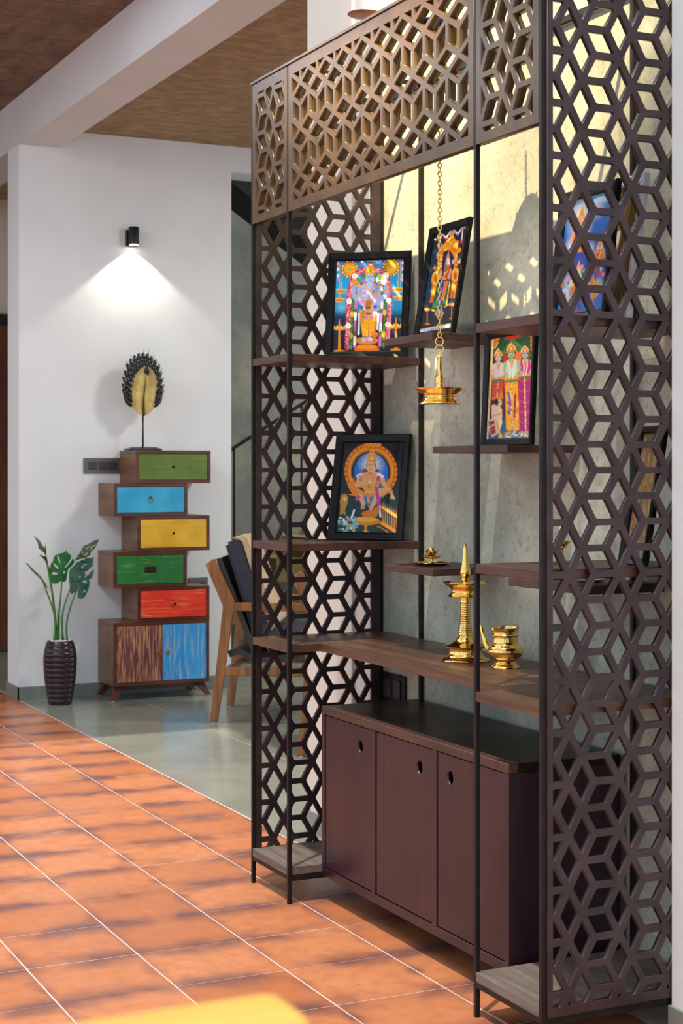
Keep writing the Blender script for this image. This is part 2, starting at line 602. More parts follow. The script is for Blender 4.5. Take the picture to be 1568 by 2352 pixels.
st = thing('staircase', 'olive lit stair flight with a thin dark handrail beyond the opening', 'staircase', (-4.85, 2.2, 0))
bm = bmesh.new()
for k in range(9):
    box(bm, -0.33, 0.05, -0.85 + k * 0.2, -0.65 + k * 0.2, 0.02 + k * 0.125 - 0.02, 0.145 + k * 0.125)
obj('steps', bm, MAT['olive'], st)
rail = [(0.05, -0.9, 0.848), (0.05, -0.35, 1.20), (0.05, 0.113, 1.49), (0.05, 0.6, 1.80)]
rl = [(0.05, -0.85 + t * 1.6, 1.012 + t * 1.6 * 0.605) for t in (0, .25, .5, .75, 1)]
obj('handrail', tube(bmesh.new(), rl, 0.011, 8), MAT['steel'], st)
for y in (-0.33, 0.12, 0.55):
    zt = 1.012 + (y + 0.85) * 0.605
    obj('baluster', tube(bmesh.new(), [(0.05, y, zt - 0.62), (0.05, y, zt)], 0.008, 8), MAT['steel'], st)

# ================================================================ LATTICE
LL, HH, BAR = 0.062, 0.0537, 0.0140

def clip(poly, nx, ny, d):
    out = []
    n = len(poly)
    for i in range(n):
        p, q = poly[i], poly[(i + 1) % n]
        a = p[0] * nx + p[1] * ny - d
        b = q[0] * nx + q[1] * ny - d
        if a >= 0:
            out.append(p)
        if (a >= 0) != (b >= 0):
            t = a / (a - b)
            out.append((p[0] + (q[0] - p[0]) * t, p[1] + (q[1] - p[1]) * t))
    return out

def area(p):
    return 0.5 * sum(p[i][0] * p[(i + 1) % len(p)][1] - p[(i + 1) % len(p)][0] * p[i][1] for i in range(len(p)))

def inset(poly, w):
    if area(poly) < 0:
        poly = poly[::-1]
    out = list(poly)
    n = len(poly)
    for i in range(n):
        p, q = poly[i], poly[(i + 1) % n]
        ex, ey = q[0] - p[0], q[1] - p[1]
        l = math.hypot(ex, ey)
        nx, ny = -ey / l, ex / l
        out = clip(out, nx, ny, p[0] * nx + p[1] * ny + w)
        if len(out) < 3:
            return []
    return out

def rounded(poly, r):
    out = []
    n = len(poly)
    for i in range(n):
        a, b, c = Vector(poly[i - 1]), Vector(poly[i]), Vector(poly[(i + 1) % n])
        u, v = a - b, c - b
        k = min(r, u.length * 0.35, v.length * 0.35)
        p, q = b + u.normalized() * k, b + v.normalized() * k
        out += [tuple(p), tuple((p + q) * 0.25 + b * 0.5), tuple(q)]
    return out

def lattice_holes(a0, a1, b0, b1, c0, k0, bar=BAR):
    """holes of the cube pattern inside the rectangle a0..a1 x b0..b1; bars run along a"""
    H = []
    for i in range(-2, int((a1 - a0) / (2 * LL)) + 4):
        c = c0 + (i + math.floor((a0 - c0) / (2 * LL))) * 2 * LL
        ks = int(math.floor((b0 - k0) / HH)) - 2
        for k in range(ks, ks + int((b1 - b0) / HH) + 6):
            z = k0 + k * HH
            s = 1 if k % 2 == 0 else -1
            H.append([(c - .5 * LL - .25 * LL * s, z), (c + .5 * LL - .25 * LL * s, z), (c + .5 * LL + .25 * LL * s, z + HH), (c - .5 * LL + .25 * LL * s, z + HH)])
            m = c + .75 * LL * s
            H.append([(m - .5 * LL, z), (m, z - HH), (m + .5 * LL, z), (m, z + HH)])
    out = []
    for h in H:
        p = inset(h, bar / 2)
        for nx, ny, d in ((1, 0, a0), (-1, 0, -a1), (0, 1, b0), (0, -1, -b1)):
            if len(p) >= 3:
                p = clip(p, nx, ny, d)
        if len(p) < 3 or abs(area(p)) < 2.2e-5:
            continue
        q = []
        for v in p:
            if not q or math.hypot(v[0] - q[-1][0], v[1] - q[-1][1]) > 1.2e-3:
                q.append(v)
        if len(q) >= 3:
            if math.hypot(q[0][0] - q[-1][0], q[0][1] - q[-1][1]) < 1.2e-3:
                q.pop()
            if len(q) >= 3 and abs(area(q)) > 2e-5:
                out.append(rounded(q, 0.003))
    return out

def lattice(name, rect, marg, c0, k0, plane, off, mat, parent, swap=False, half=0.006, bar=BAR):
    """rect = (a0,a1,b0,b1) in the panel's own plane, a horizontal, b = height; plane 'V' (runs along y) or 'U' (runs along x)"""
    a0, a1, b0, b1 = rect
    ml, mr, mb, mt = marg
    for tr_ in range(8):
        dc = 0.0003 * tr_
        if swap:
            hs = [[(y, x) for x, y in h] for h in lattice_holes(b0 + mb, b1 - mt, a0 + ml, a1 - mr, c0 + dc, k0 + dc, bar)]
        else:
            hs = lattice_holes(a0 + ml, a1 - mr, b0 + mb, b1 - mt, c0 + dc, k0 + dc, bar)
        me = curve_mesh([[(a0, b0), (a1, b0), (a1, b1), (a0, b1)]] + hs, half)
        want = 2 * ((a1 - a0) * (b1 - b0) - sum(abs(area(h)) for h in hs))
        got = sum(p.area for p in me.polygons if abs(p.normal[2]) > 0.9)
        if abs(got - want) < 0.03 * want:
            break
        if tr_ < 7:
            bpy.data.meshes.remove(me)
    if plane == 'U':
        M = Matrix(((1, 0, 0, 0), (0, 0, -1, off), (0, 1, 0, 0), (0, 0, 0, 1)))
    else:
        M = Matrix(((0, 0, 1, off), (1, 0, 0, 0), (0, 1, 0, 0), (0, 0, 0, 1)))
    me.transform(M)
    me.update()
    return finish(name, me, mat, parent)

# ================================================================ DISPLAY UNIT
unit = thing('display_unit', 'tall open display unit of dark lattice panels, black steel posts and wooden shelves', 'shelf unit')
PW = 0.0055
PX = (0.0, 0.257, 1.272, 1.535)
for x in PX:
    obj('front_post', B(x - PW, x + PW, 0, 0.011, 0, 2.311, 0.0008), MAT['steel'], unit)
for x in (0.0, 0.251, 1.272, 1.535):
    obj('rear_post', B(x - PW, x + PW, 0.415, 0.426, 0, 2.311, 0.0008), MAT['steel'], unit)
for x in (0.0, 0.254, 1.272, 1.535):
    obj('top_rail', B(x - PW, x + PW, 0.011, 0.415, 2.298, 2.309), MAT['steel'], unit)
    obj('bottom_rail', B(x - PW, x + PW, 0.011, 0.415, 0.062, 0.077), MAT['steel'], unit)
obj('top_rail', B(0.006, 1.53, 0.415, 0.426, 2.294, 2.309), MAT['steel'], unit)
for a, b in ((0.006, 0.251), (1.278, 1.53)):
    obj('bottom_rail', B(a, b, 0.001, 0.010, 0.066, 0.077), MAT['steel'], unit)
    obj('bottom_rail', B(a, b, 0.416, 0.425, 0.066, 0.077), MAT['steel'], unit)
for v in (0.13, 0.38):
    obj('bottom_rail', B(0.262, 1.267, v, v + 0.011, 0.057, 0.068), MAT['steel'], unit)
lattice('side_lattice', (0.0115, 0.4145, 0.079, 2.297), (0.018, 0.028, 0.019, 0.03), 0.022, 1.2495, 'V', 0.0, MAT['lattice'], unit)
lattice('side_lattice', (0.0115, 0.4145, 0.079, 2.297), (0.013, 0.028, 0.019, 0.03), 0.018, 1.2495, 'V', 1.539, MAT['lattice'], unit)
lattice('front_lattice', (0.263, 1.266, 1.907, 2.309), (0.02, 0.022, 0.026, 0.03), 2.1685, 0.395 - HH, 'U', 0.0105, MAT['lintel'], unit, swap=True, half=0.0105, bar=0.0118)
lattice('front_lattice', (0.006, 0.251, 1.907, 2.309), (0.02, 0.02, 0.022, 0.03), 0.078, 2.053, 'U', 0.0105, MAT['lintel'], unit, half=0.0105, bar=0.0122)
lattice('front_lattice', (1.278, 1.529, 1.907, 2.309), (0.02, 0.022, 0.022, 0.03), 1.340, 2.053, 'U', 0.0105, MAT['lintel'], unit, half=0.0105, bar=0.0122)
obj('top_cap', B(-0.006, 1.541, -0.004, 0.022, 2.3095, 2.318, 0.001), MAT['lintel'], unit)
for zt in (1.517, 0.992):
    for a, b in ((0.0062, 0.2565), (1.2725, 1.5288)):
        obj('shelf', B(a, b, 0.0005, 0.4145, zt - 0.0215, zt, 0.0012), MAT['shelfwood'], unit)
for a, b in ((0.0062, 0.2565), (1.2725, 1.5288)):
    obj('bottom_shelf', B(a, b, 0.0005, 0.4145, 0.0775, 0.1, 0.001), MAT['greywood'], unit)
bm = bmesh.new()
prism(bm, [(0.0062, 0.0005), (0.2565, 0.0005), (0.2565, 0.1), (1.2725, 0.1), (1.2725, 0.0005), (1.5288, 0.0005), (1.5288, 0.4145), (0.0062, 0.4145)], 'z', 0.6915, 0.7125)
obj('counter', bm, MAT['counterwood'], unit)

# low cabinet inside the unit
cab = thing('cabinet', 'low plum brown three door cabinet with round finger holes under the counter', 'cabinet', (0.76, 0.104, 0.069))
bm = bmesh.new()
x0, x1, zt = -0.5025, 0.485, 0.471
box(bm, x0, x1, 0, 0.30, 0, 0.024, 0.001)
box(bm, x0, x0 + 0.018, 0, 0.30, 0.024, zt - 0.022)
box(bm, x1 - 0.018, x1, 0, 0.30, 0.024, zt - 0.022)
box(bm, x0 + 0.018, x1 - 0.018, 0.288, 0.30, 0.024, zt - 0.022)
for u in (-0.185, 0.142):
    box(bm, u - 0.010, u + 0.011, 0, 0.28, 0.024, zt - 0.022)
obj('carcass', bm, MAT['cabinet'], cab)
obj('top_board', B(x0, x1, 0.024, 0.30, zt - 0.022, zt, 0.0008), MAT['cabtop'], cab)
obj('sunlit_strip', B(x0, x1, 0, 0.0238, zt - 0.022, zt, 0.0012), MAT['shelfwood'], cab)  # sunlight along the top's front edge, made as a browner strip
for a, b, hu in ((x0 + 0.0205, -0.197, 0.493 - 0.76), (-0.172, 0.130, 0.822 - 0.76), (0.155, x1 - 0.0205, 0.975 - 0.76)):
    me = curve_mesh([[(a, 0.027), (b, 0.027), (b, zt - 0.0245), (a, zt - 0.0245)],
                     [(hu + 0.0155 * math.cos(t * math.pi / 12), 0.394 + 0.0175 * math.sin(t * math.pi / 12)) for t in range(24)]], 0.007)
    me.transform(Matrix(((1, 0, 0, 0), (0, 0, -1, 0.0095), (0, 1, 0, 0), (0, 0, 0, 1))))
    finish('door', me, MAT['cabinet'], cab)

# floating shelves on the concrete wall
def floating(u0, u1, zt, th, label):
    o = tag(obj('floating_shelf', B(-(u1 - u0) / 2, (u1 - u0) / 2, -0.21, 0, -th, 0, 0.0012), MAT['shelfwood']), label, 'shelf', 'short shelves on the concrete wall')
    o.location = ((u0 + u1) / 2, 0.43, zt)
floating(0.411, 0.681, 1.552, 0.020, 'short wooden wall shelf carrying the narrow picture behind the chain')
floating(0.683, 1.048, 1.2565, 0.018, 'short wooden wall shelf carrying the picture of three standing figures')
floating(0.416, 0.683, 0.940, 0.018, 'short wooden wall shelf carrying the round brass tray')
floating(1.054, 1.376, 0.942, 0.019, 'short wooden wall shelf behind the right lattice, carrying the small brass lamp')

# ================================================================ PRINTS (flat pictures, painted as vertex colours)
class Print:
    """small canvas addressed in the coordinates of a quad seen on paper: quad = TL, TR, BR, BL"""
    def __init__(s, w, h, quad, nx=130):
        s.w, s.h = w, h
        s.nx, s.ny = nx, int(nx * h / w)
        s.q = quad
        s.k = (abs(quad[1][0] - quad[0][0]) + abs(quad[2][0] - quad[3][0])) / 2
        s.kv = (abs(quad[3][1] - quad[0][1]) + abs(quad[2][1] - quad[1][1])) / 2
        X, Y = np.meshgrid(np.arange(s.nx + 1) / s.nx, np.arange(s.ny + 1) / s.ny)
        # every grid point back in quad coordinates
        tl, tr, br, bl = [np.array(p, float) for p in quad]
        P = ((1 - X)[..., None] * (1 - Y)[..., None] * tl + X[..., None] * (1 - Y)[..., None] * tr
             + X[..., None] * Y[..., None] * br + (1 - X)[..., None] * Y[..., None] * bl)
        s.X, s.Y = P[..., 0], P[..., 1]
        s.aa = max(s.k / s.nx, s.kv / s.ny) * 0.8
        s.C = np.zeros(X.shape + (3,))
        s.rng = np.random.RandomState(3)
    def put(s, m, col):
        c = np.array(S(*col)[:3])
        s.C += m[..., None] * (c - s.C)
    def cov(s, d):
        return np.clip(0.5 - d / (2 * s.aa), 0, 1)
    def fill(s, *stops):
        ys = [a for a, _ in stops]
        for ch in range(3):
            s.C[..., ch] = np.interp(s.Y, ys, [S(*c)[ch] for _, c in stops])
    def glow(s, cx, cy, r, col, a=1.0):
        d = np.hypot(s.X - cx, s.Y - cy) / r
        s.put(np.clip(1 - d, 0, 1) ** 1.2 * a, col)
    def ell(s, cx, cy, rx, ry, col, rot=0):
        c, n = math.cos(rot), math.sin(rot)
        x, y = s.X - cx, s.Y - cy
        u, v = x * c + y * n, -x * n + y * c
        d = (np.hypot(u / rx, v / ry) - 1) * min(rx, ry)
        s.put(s.cov(d), col)
    def ring(s, cx, cy, rx, ry, w, col):
        d = np.abs((np.hypot((s.X - cx) / rx, (s.Y - cy) / ry) - 1) * min(rx, ry)) - w / 2
        s.put(s.cov(d), col)
    def seg(s, pts, w, col, w2=None):
        best = np.full(s.X.shape, 1e9)
        n = len(pts) - 1
        for i in range(n):
            (ax, ay), (bx, by) = pts[i], pts[i + 1]
            dx, dy = bx - ax, by - ay
            L = dx * dx + dy * dy + 1e-9
            t = np.clip(((s.X - ax) * dx + (s.Y - ay) * dy) / L, 0, 1)
            ww = w if w2 is None else w + (w2 - w) * (i + t) / n
            best = np.minimum(best, np.hypot(s.X - ax - t * dx, s.Y - ay - t * dy) - ww / 2)
        s.put(s.cov(best), col)
    def poly(s, pts, col):
        inside = np.zeros(s.X.shape, bool)
        best = np.full(s.X.shape, 1e9)
        n = len(pts)
        for i in range(n):
            (ax, ay), (bx, by) = pts[i], pts[(i + 1) % n]
            c = ((ay > s.Y) != (by > s.Y)) & (s.X < (bx - ax) * (s.Y - ay) / ((by - ay) or 1e-9) + ax)
            inside ^= c
            dx, dy = bx - ax, by - ay
            t = np.clip(((s.X - ax) * dx + (s.Y - ay) * dy) / (dx * dx + dy * dy + 1e-9), 0, 1)
            best = np.minimum(best, np.hypot(s.X - ax - t * dx, s.Y - ay - t * dy))
        s.put(s.cov(np.where(inside, -best, best)), col)
    def beads(s, pts, w, r, cols, step=None):
        step = step or r * 1.5
        for i in range(len(pts) - 1):
            (ax, ay), (bx, by) = pts[i], pts[i + 1]
            L = math.hypot(bx - ax, by - ay)
            for k in range(max(1, int(L / step))):
                t = (k + .5) * step / L
                for _ in range(max(1, int(w / (r * 2)))):
                    o = s.rng.uniform(-.5, .5) * max(0, w - r)
                    nx, ny = -(by - ay) / L, (bx - ax) / L
                    c = cols[s.rng.randint(len(cols))]
                    s.ell(ax + (bx - ax) * t + nx * o, ay + (by - ay) * t + ny * o, r, r, c)
    def speck(s, x0, x1, y0, y1, n, r, cols):
        for _ in range(n):
            s.ell(s.rng.uniform(x0, x1), s.rng.uniform(y0, y1), r * s.rng.uniform(.5, 1.2), r * s.rng.uniform(.5, 1.2), cols[s.rng.randint(len(cols))])
    def face(s, x, y, rx, ry, skin, crown=(240, 160, 30), dark=(30, 20, 25)):
        s.ell(x, y, rx, ry, skin)
        for k in (-1, 1):
            s.ell(x + k * rx * .42, y - ry * .12, rx * .24, ry * .09, (250, 250, 250))
            s.ell(x + k * rx * .42, y - ry * .12, rx * .13, ry * .09, dark)
            s.seg([(x + k * rx * .2, y - ry * .32), (x + k * rx * .65, y - ry * .36)], ry * .07, dark)
            s.ell(x + k * rx * 1.0, y + ry * .35, rx * .18, ry * .18, (240, 190, 60))
        s.seg([(x, y - ry * .1), (x - rx * .04, y + ry * .22)], rx * .09, tuple(int(c * .82) for c in skin))
        s.ell(x, y + ry * .46, rx * .26, ry * .07, (190, 50, 60))
        s.ell(x, y - ry * .45, rx * .07, ry * .1, (200, 40, 30))
    def build(s, name, parent, yoff):
        nx, ny = s.nx, s.ny
        gx, gy = np.meshgrid(np.arange(nx + 1) / nx, np.arange(ny + 1) / ny)
        co = np.zeros(((nx + 1) * (ny + 1), 3), np.float32)
        co[:, 0] = ((gx - .5) * s.w).ravel()
        co[:, 1] = yoff
        co[:, 2] = ((1 - gy) * s.h).ravel() - s.h / 2
        i = np.arange(ny)[:, None] * (nx + 1) + np.arange(nx)[None, :]
        f = np.stack([i, i + nx + 1, i + nx + 2, i + 1], -1).reshape(-1, 4).astype(np.int32)
        me = bpy.data.meshes.new(name)
        me.vertices.add(len(co))
        me.vertices.foreach_set('co', co.ravel())
        me.loops.add(f.size)
        me.loops.foreach_set('vertex_index', f.ravel())
        me.polygons.add(len(f))
        me.polygons.foreach_set('loop_start', np.arange(0, f.size, 4, dtype=np.int32))
        me.polygons.foreach_set('loop_total', np.full(len(f), 4, np.int32))
        me.update(calc_edges=True)
        at = me.color_attributes.new('Col', 'FLOAT_COLOR', 'POINT')
        rgba = np.ones((len(co), 4), np.float32)
        rgba[:, :3] = np.clip(s.C * 1.0, 0, 1).reshape(-1, 3)
        at.data.foreach_set('color', rgba.ravel())
        return finish(name, me, MAT['print'], parent)

def oil_lamp(c, x, y0, y1, w, col=(226, 142, 20)):
    """small standing oil lamp drawn on a print, finial at y0, foot at y1"""
    h = y1 - y0
    c.ell(x, y1 - h * .03, w * .5, h * .045, col)
    c.seg([(x, y1 - h * .05), (x, y0 + h * .3)], w * .22, col, w * .14)
    c.ell(x, y0 + h * .29, w * .5, h * .055, col)
    c.ell(x, y0 + h * .26, w * .5, h * .03, (250, 190, 60))
    c.seg([(x, y0 + h * .24), (x, y0)], w * .2, col, w * .05)
    for k in (-.4, -.15, .15, .4):
        c.ell(x + k * w * 1.1, y0 + h * .225, w * .09, h * .03, (250, 200, 90))

def paint_garlands(w, h):
    c = Print(w, h, [(235, 240), (1320, 210), (1255, 1660), (175, 1690)], 150)
    c.fill((210, (16, 130, 205)), (700, (18, 165, 225)), (1000, (20, 140, 200)), (1130, (24, 40, 72)), (1700, (16, 14, 34)))
    c.glow(320, 980, 120, (150, 230, 240), .5)
    for x, y in ((450, 370), (1110, 340)):
        c.ell(x, y, 132, 140, (24, 40, 20))
        for a in range(16):
            t = a * math.pi / 8
            c.ell(x + 118 * math.cos(t), y + 124 * math.sin(t), 17, 19, (242, 208, 120) if a % 2 else (240, 160, 30))
        c.ell(x, y, 98, 104, (244, 160, 26)); c.ell(x, y, 72, 78, (214, 66, 24))
        for a in range(12):
            c.ell(x + 58 * math.cos(a * .5236), y + 62 * math.sin(a * .5236), 12, 13, (250, 205, 70))
        c.ell(x, y, 40, 44, (236, 190, 50)); c.ell(x, y, 24, 26, (140, 176, 40))
    for x in (285, 325):
        c.seg([(x, 245), (x - 4, 690)], 6, (226, 190, 90))
    for x in (1230, 1265):
        c.seg([(x, 215), (x - 6, 640)], 6, (226, 190, 90))
    for x, y in ((310, 700), (280, 845), (1215, 680), (1235, 815)):
        c.seg([(x, y - 120), (x, y + 10)], 14, (236, 160, 40), 26)
        c.ell(x, y, 88, 20, (244, 170, 50)); c.ell(x, y + 28, 62, 26, (214, 118, 20)); c.ell(x, y + 46, 74, 10, (240, 170, 60))
    for x, s_ in ((258, 1), (1298, 1)):
        for k, col in enumerate(((240, 240, 240), (230, 80, 160), (240, 240, 240), (60, 140, 60), (240, 240, 240), (220, 120, 200))):
            c.seg([(x, 255 + k * 50), (x - 4, 295 + k * 50)], 26, col)
    c.ell(640, 285, 26, 26, (224, 60, 150)); c.ell(938, 270, 26, 26, (224, 60, 150)); c.ell(640, 250, 16, 16, (230, 240, 220)); c.ell(938, 240, 16, 16, (230, 240, 220))
    archo = [(405, 1630), (420, 1200), (440, 780), (480, 560), (580, 420), (775, 345), (960, 410), (1065, 550), (1095, 780), (1075, 1200), (1050, 1480)]
    archi = [(468, 1630), (480, 1200), (498, 800), (550, 590), (650, 470), (775, 420), (900, 460), (985, 580), (1020, 800), (1005, 1200), (985, 1600)]
    arch3 = [(525, 1600), (535, 1200), (548, 860), (590, 660), (680, 540)]
    arch3b = [(880, 520), (955, 640), (968, 860), (945, 1200), (928, 1580)]
    c.seg(archo, 76, (190, 48, 52)); c.beads(archo, 70, 9, [(236, 130, 180), (244, 190, 210), (210, 60, 60), (226, 90, 130), (240, 160, 190)])
    c.seg(archi, 46, (52, 104, 34)); c.beads(archi, 40, 8, [(96, 150, 50), (40, 96, 34), (110, 160, 60)])
    for A in (arch3, arch3b):
        c.seg(A, 44, (214, 110, 190))
        for i in range(len(A) - 1):
            (ax, ay), (bx, by) = A[i], A[i + 1]
            c.seg([(ax + (bx - ax) * .1, ay + (by - ay) * .1), (ax + (bx - ax) * .42, ay + (by - ay) * .42)], 42, (244, 244, 240))
            c.seg([(ax + (bx - ax) * .46, ay + (by - ay) * .46), (ax + (bx - ax) * .55, ay + (by - ay) * .55)], 42, (60, 120, 50))
    for x, y in ((485, 1085), (470, 1430), (1005, 1060), (988, 1400)):
        c.ell(x, y, 30, 48, (244, 186, 50))
    for x, y in ((528, 480), (1030, 465), (438, 885), (1075, 870), (425, 1270), (1055, 1250)):
        for a in range(8):
            c.ell(x + 26 * math.cos(a * .785), y + 26 * math.sin(a * .785), 18, 18, (250, 246, 236))
        c.ell(x, y, 11, 11, (240, 190, 60))
    oil_lamp(c, 282, 1170, 1690, 190); oil_lamp(c, 1185, 1135, 1660, 180)
    c.seg([(600, 1080), (590, 1400)], 34, (240, 244, 248)); c.seg([(905, 1080), (890, 1320)], 30, (240, 244, 248))
    c.ell(720, 1640, 200, 60, (222, 110, 14)); c.ell(720, 1600, 165, 36, (236, 140, 24)); c.ell(720, 1540, 150, 30, (196, 88, 10)); c.ell(720, 1500, 182, 52, (240, 138, 28)); c.ell(720, 1494, 150, 36, (214, 110, 20))
    c.poly([(600, 985), (890, 985), (872, 1200), (845, 1440), (757, 1440), (744, 1250), (735, 1440), (655, 1440), (622, 1250)], (246, 172, 20))
    for k in range(5):
        c.seg([(635 + k * 8, 1060 + 75 * k), (725, 1110 + 70 * k)], 7, (214, 128, 10)); c.seg([(760, 1110 + 70 * k), (855 - k * 6, 1060 + 75 * k)], 7, (214, 128, 10))
    c.seg([(744, 1100), (732, 1440)], 26, (206, 70, 20)); c.seg([(744, 1100), (732, 1440)], 12, (250, 196, 60))
    c.ell(676, 1490, 42, 34, (170, 190, 236)); c.ell(770, 1485, 42, 34, (170, 190, 236))
    blue, blue2 = (150, 178, 236), (176, 200, 246)
    for A in ([(560, 850), (505, 790), (510, 690), (545, 610)], [(965, 850), (1030, 780), (1036, 690), (1010, 600)]):
        c.seg(A, 70, blue, 56)
    c.poly([(600, 640), (700, 600), (850, 600), (930, 640), (900, 800), (868, 960), (655, 960), (640, 800)], blue2)
    c.seg([(620, 690), (590, 830), (655, 910)], 82, blue); c.seg([(905, 690), (908, 890), (850, 1080)], 78, blue, 60)
    c.ell(640, 905, 60, 34, (196, 120, 190)); c.ell(840, 1075, 50, 40, (214, 224, 250))
    c.poly([(610, 950), (890, 940), (880, 1000), (605, 1010)], (46, 110, 196)); c.poly([(700, 870), (800, 870), (790, 1000), (712, 1000)], (230, 140, 20))
    for k in range(3):
        c.seg([(705, 985 + 45 * k), (790, 985 + 45 * k)], 26, (40, 90, 160) if k % 2 == 0 else (244, 170, 30))
    for A in ([(690, 600), (682, 860), (690, 1130)], [(850, 600), (820, 850), (800, 1130)]):
        c.seg(A, 30, (226, 120, 150)); c.beads(A, 26, 7, [(246, 200, 210), (220, 90, 120), (250, 230, 230)])
    c.ell(685, 1140, 34, 26, (222, 120, 190)); c.ell(798, 1145, 34, 26, (222, 120, 190))
    c.seg([(705, 620), (765, 745), (830, 620)], 16, (236, 170, 30)); c.seg([(715, 620), (765, 670), (820, 620)], 12, (236, 170, 30)); c.ell(760, 790, 18, 30, (230, 150, 20))
    for x, y in ((490, 725), (1030, 705), (600, 790), (905, 780), (595, 820), (905, 825), (895, 1010)):
        c.seg([(x - 32, y), (x + 32, y)], 26, (238, 160, 30))
    for x0 in ((600, 640), (905, 610)):
        c.poly([(x0[0] - 30, x0[1] + 40), (x0[0], x0[1] - 30), (x0[0] + 40, x0[1] - 10), (x0[0] + 20, x0[1] + 30)], (240, 164, 40))
    c.ell(540, 585, 50, 52, (236, 160, 30)); c.ring(540, 585, 30, 32, 8, (180, 100, 10)); c.ell(1000, 560, 50, 62, (236, 230, 238)); c.poly([(950, 520), (975, 480), (1020, 510), (985, 545)], (244, 180, 60)); c.poly([(1010, 590), (1075, 640), (1020, 640)], (240, 160, 40))
    c.seg([(866, 1090), (850, 1360)], 18, (222, 120, 20)); c.ell(848, 1410, 50, 46, (226, 116, 20)); c.seg([(800, 1400), (895, 1395)], 10, (250, 180, 70))
    c.ell(772, 500, 86, 80, (24, 22, 30)); c.seg([(770, 590), (770, 640)], 80, blue2)
    c.face(772, 520, 72, 88, (170, 196, 246))
    c.poly([(692, 480), (696, 400), (730, 340), (760, 322), (790, 322), (825, 345), (856, 400), (862, 480), (800, 440), (745, 440)], (240, 150, 24))
    c.poly([(735, 262), (835, 255), (815, 325), (752, 325)], (238, 140, 26)); c.ell(785, 245, 72, 34, (30, 30, 30))
    for k in range(5):
        c.ell(735 + 26 * k, 242, 11, 13, (232, 214, 220))
    c.seg([(700, 410), (850, 405)], 10, (250, 206, 90)); c.ell(775, 400, 12, 14, (60, 130, 60)); c.ell(785, 300, 18, 12, (250, 230, 220))
    return c

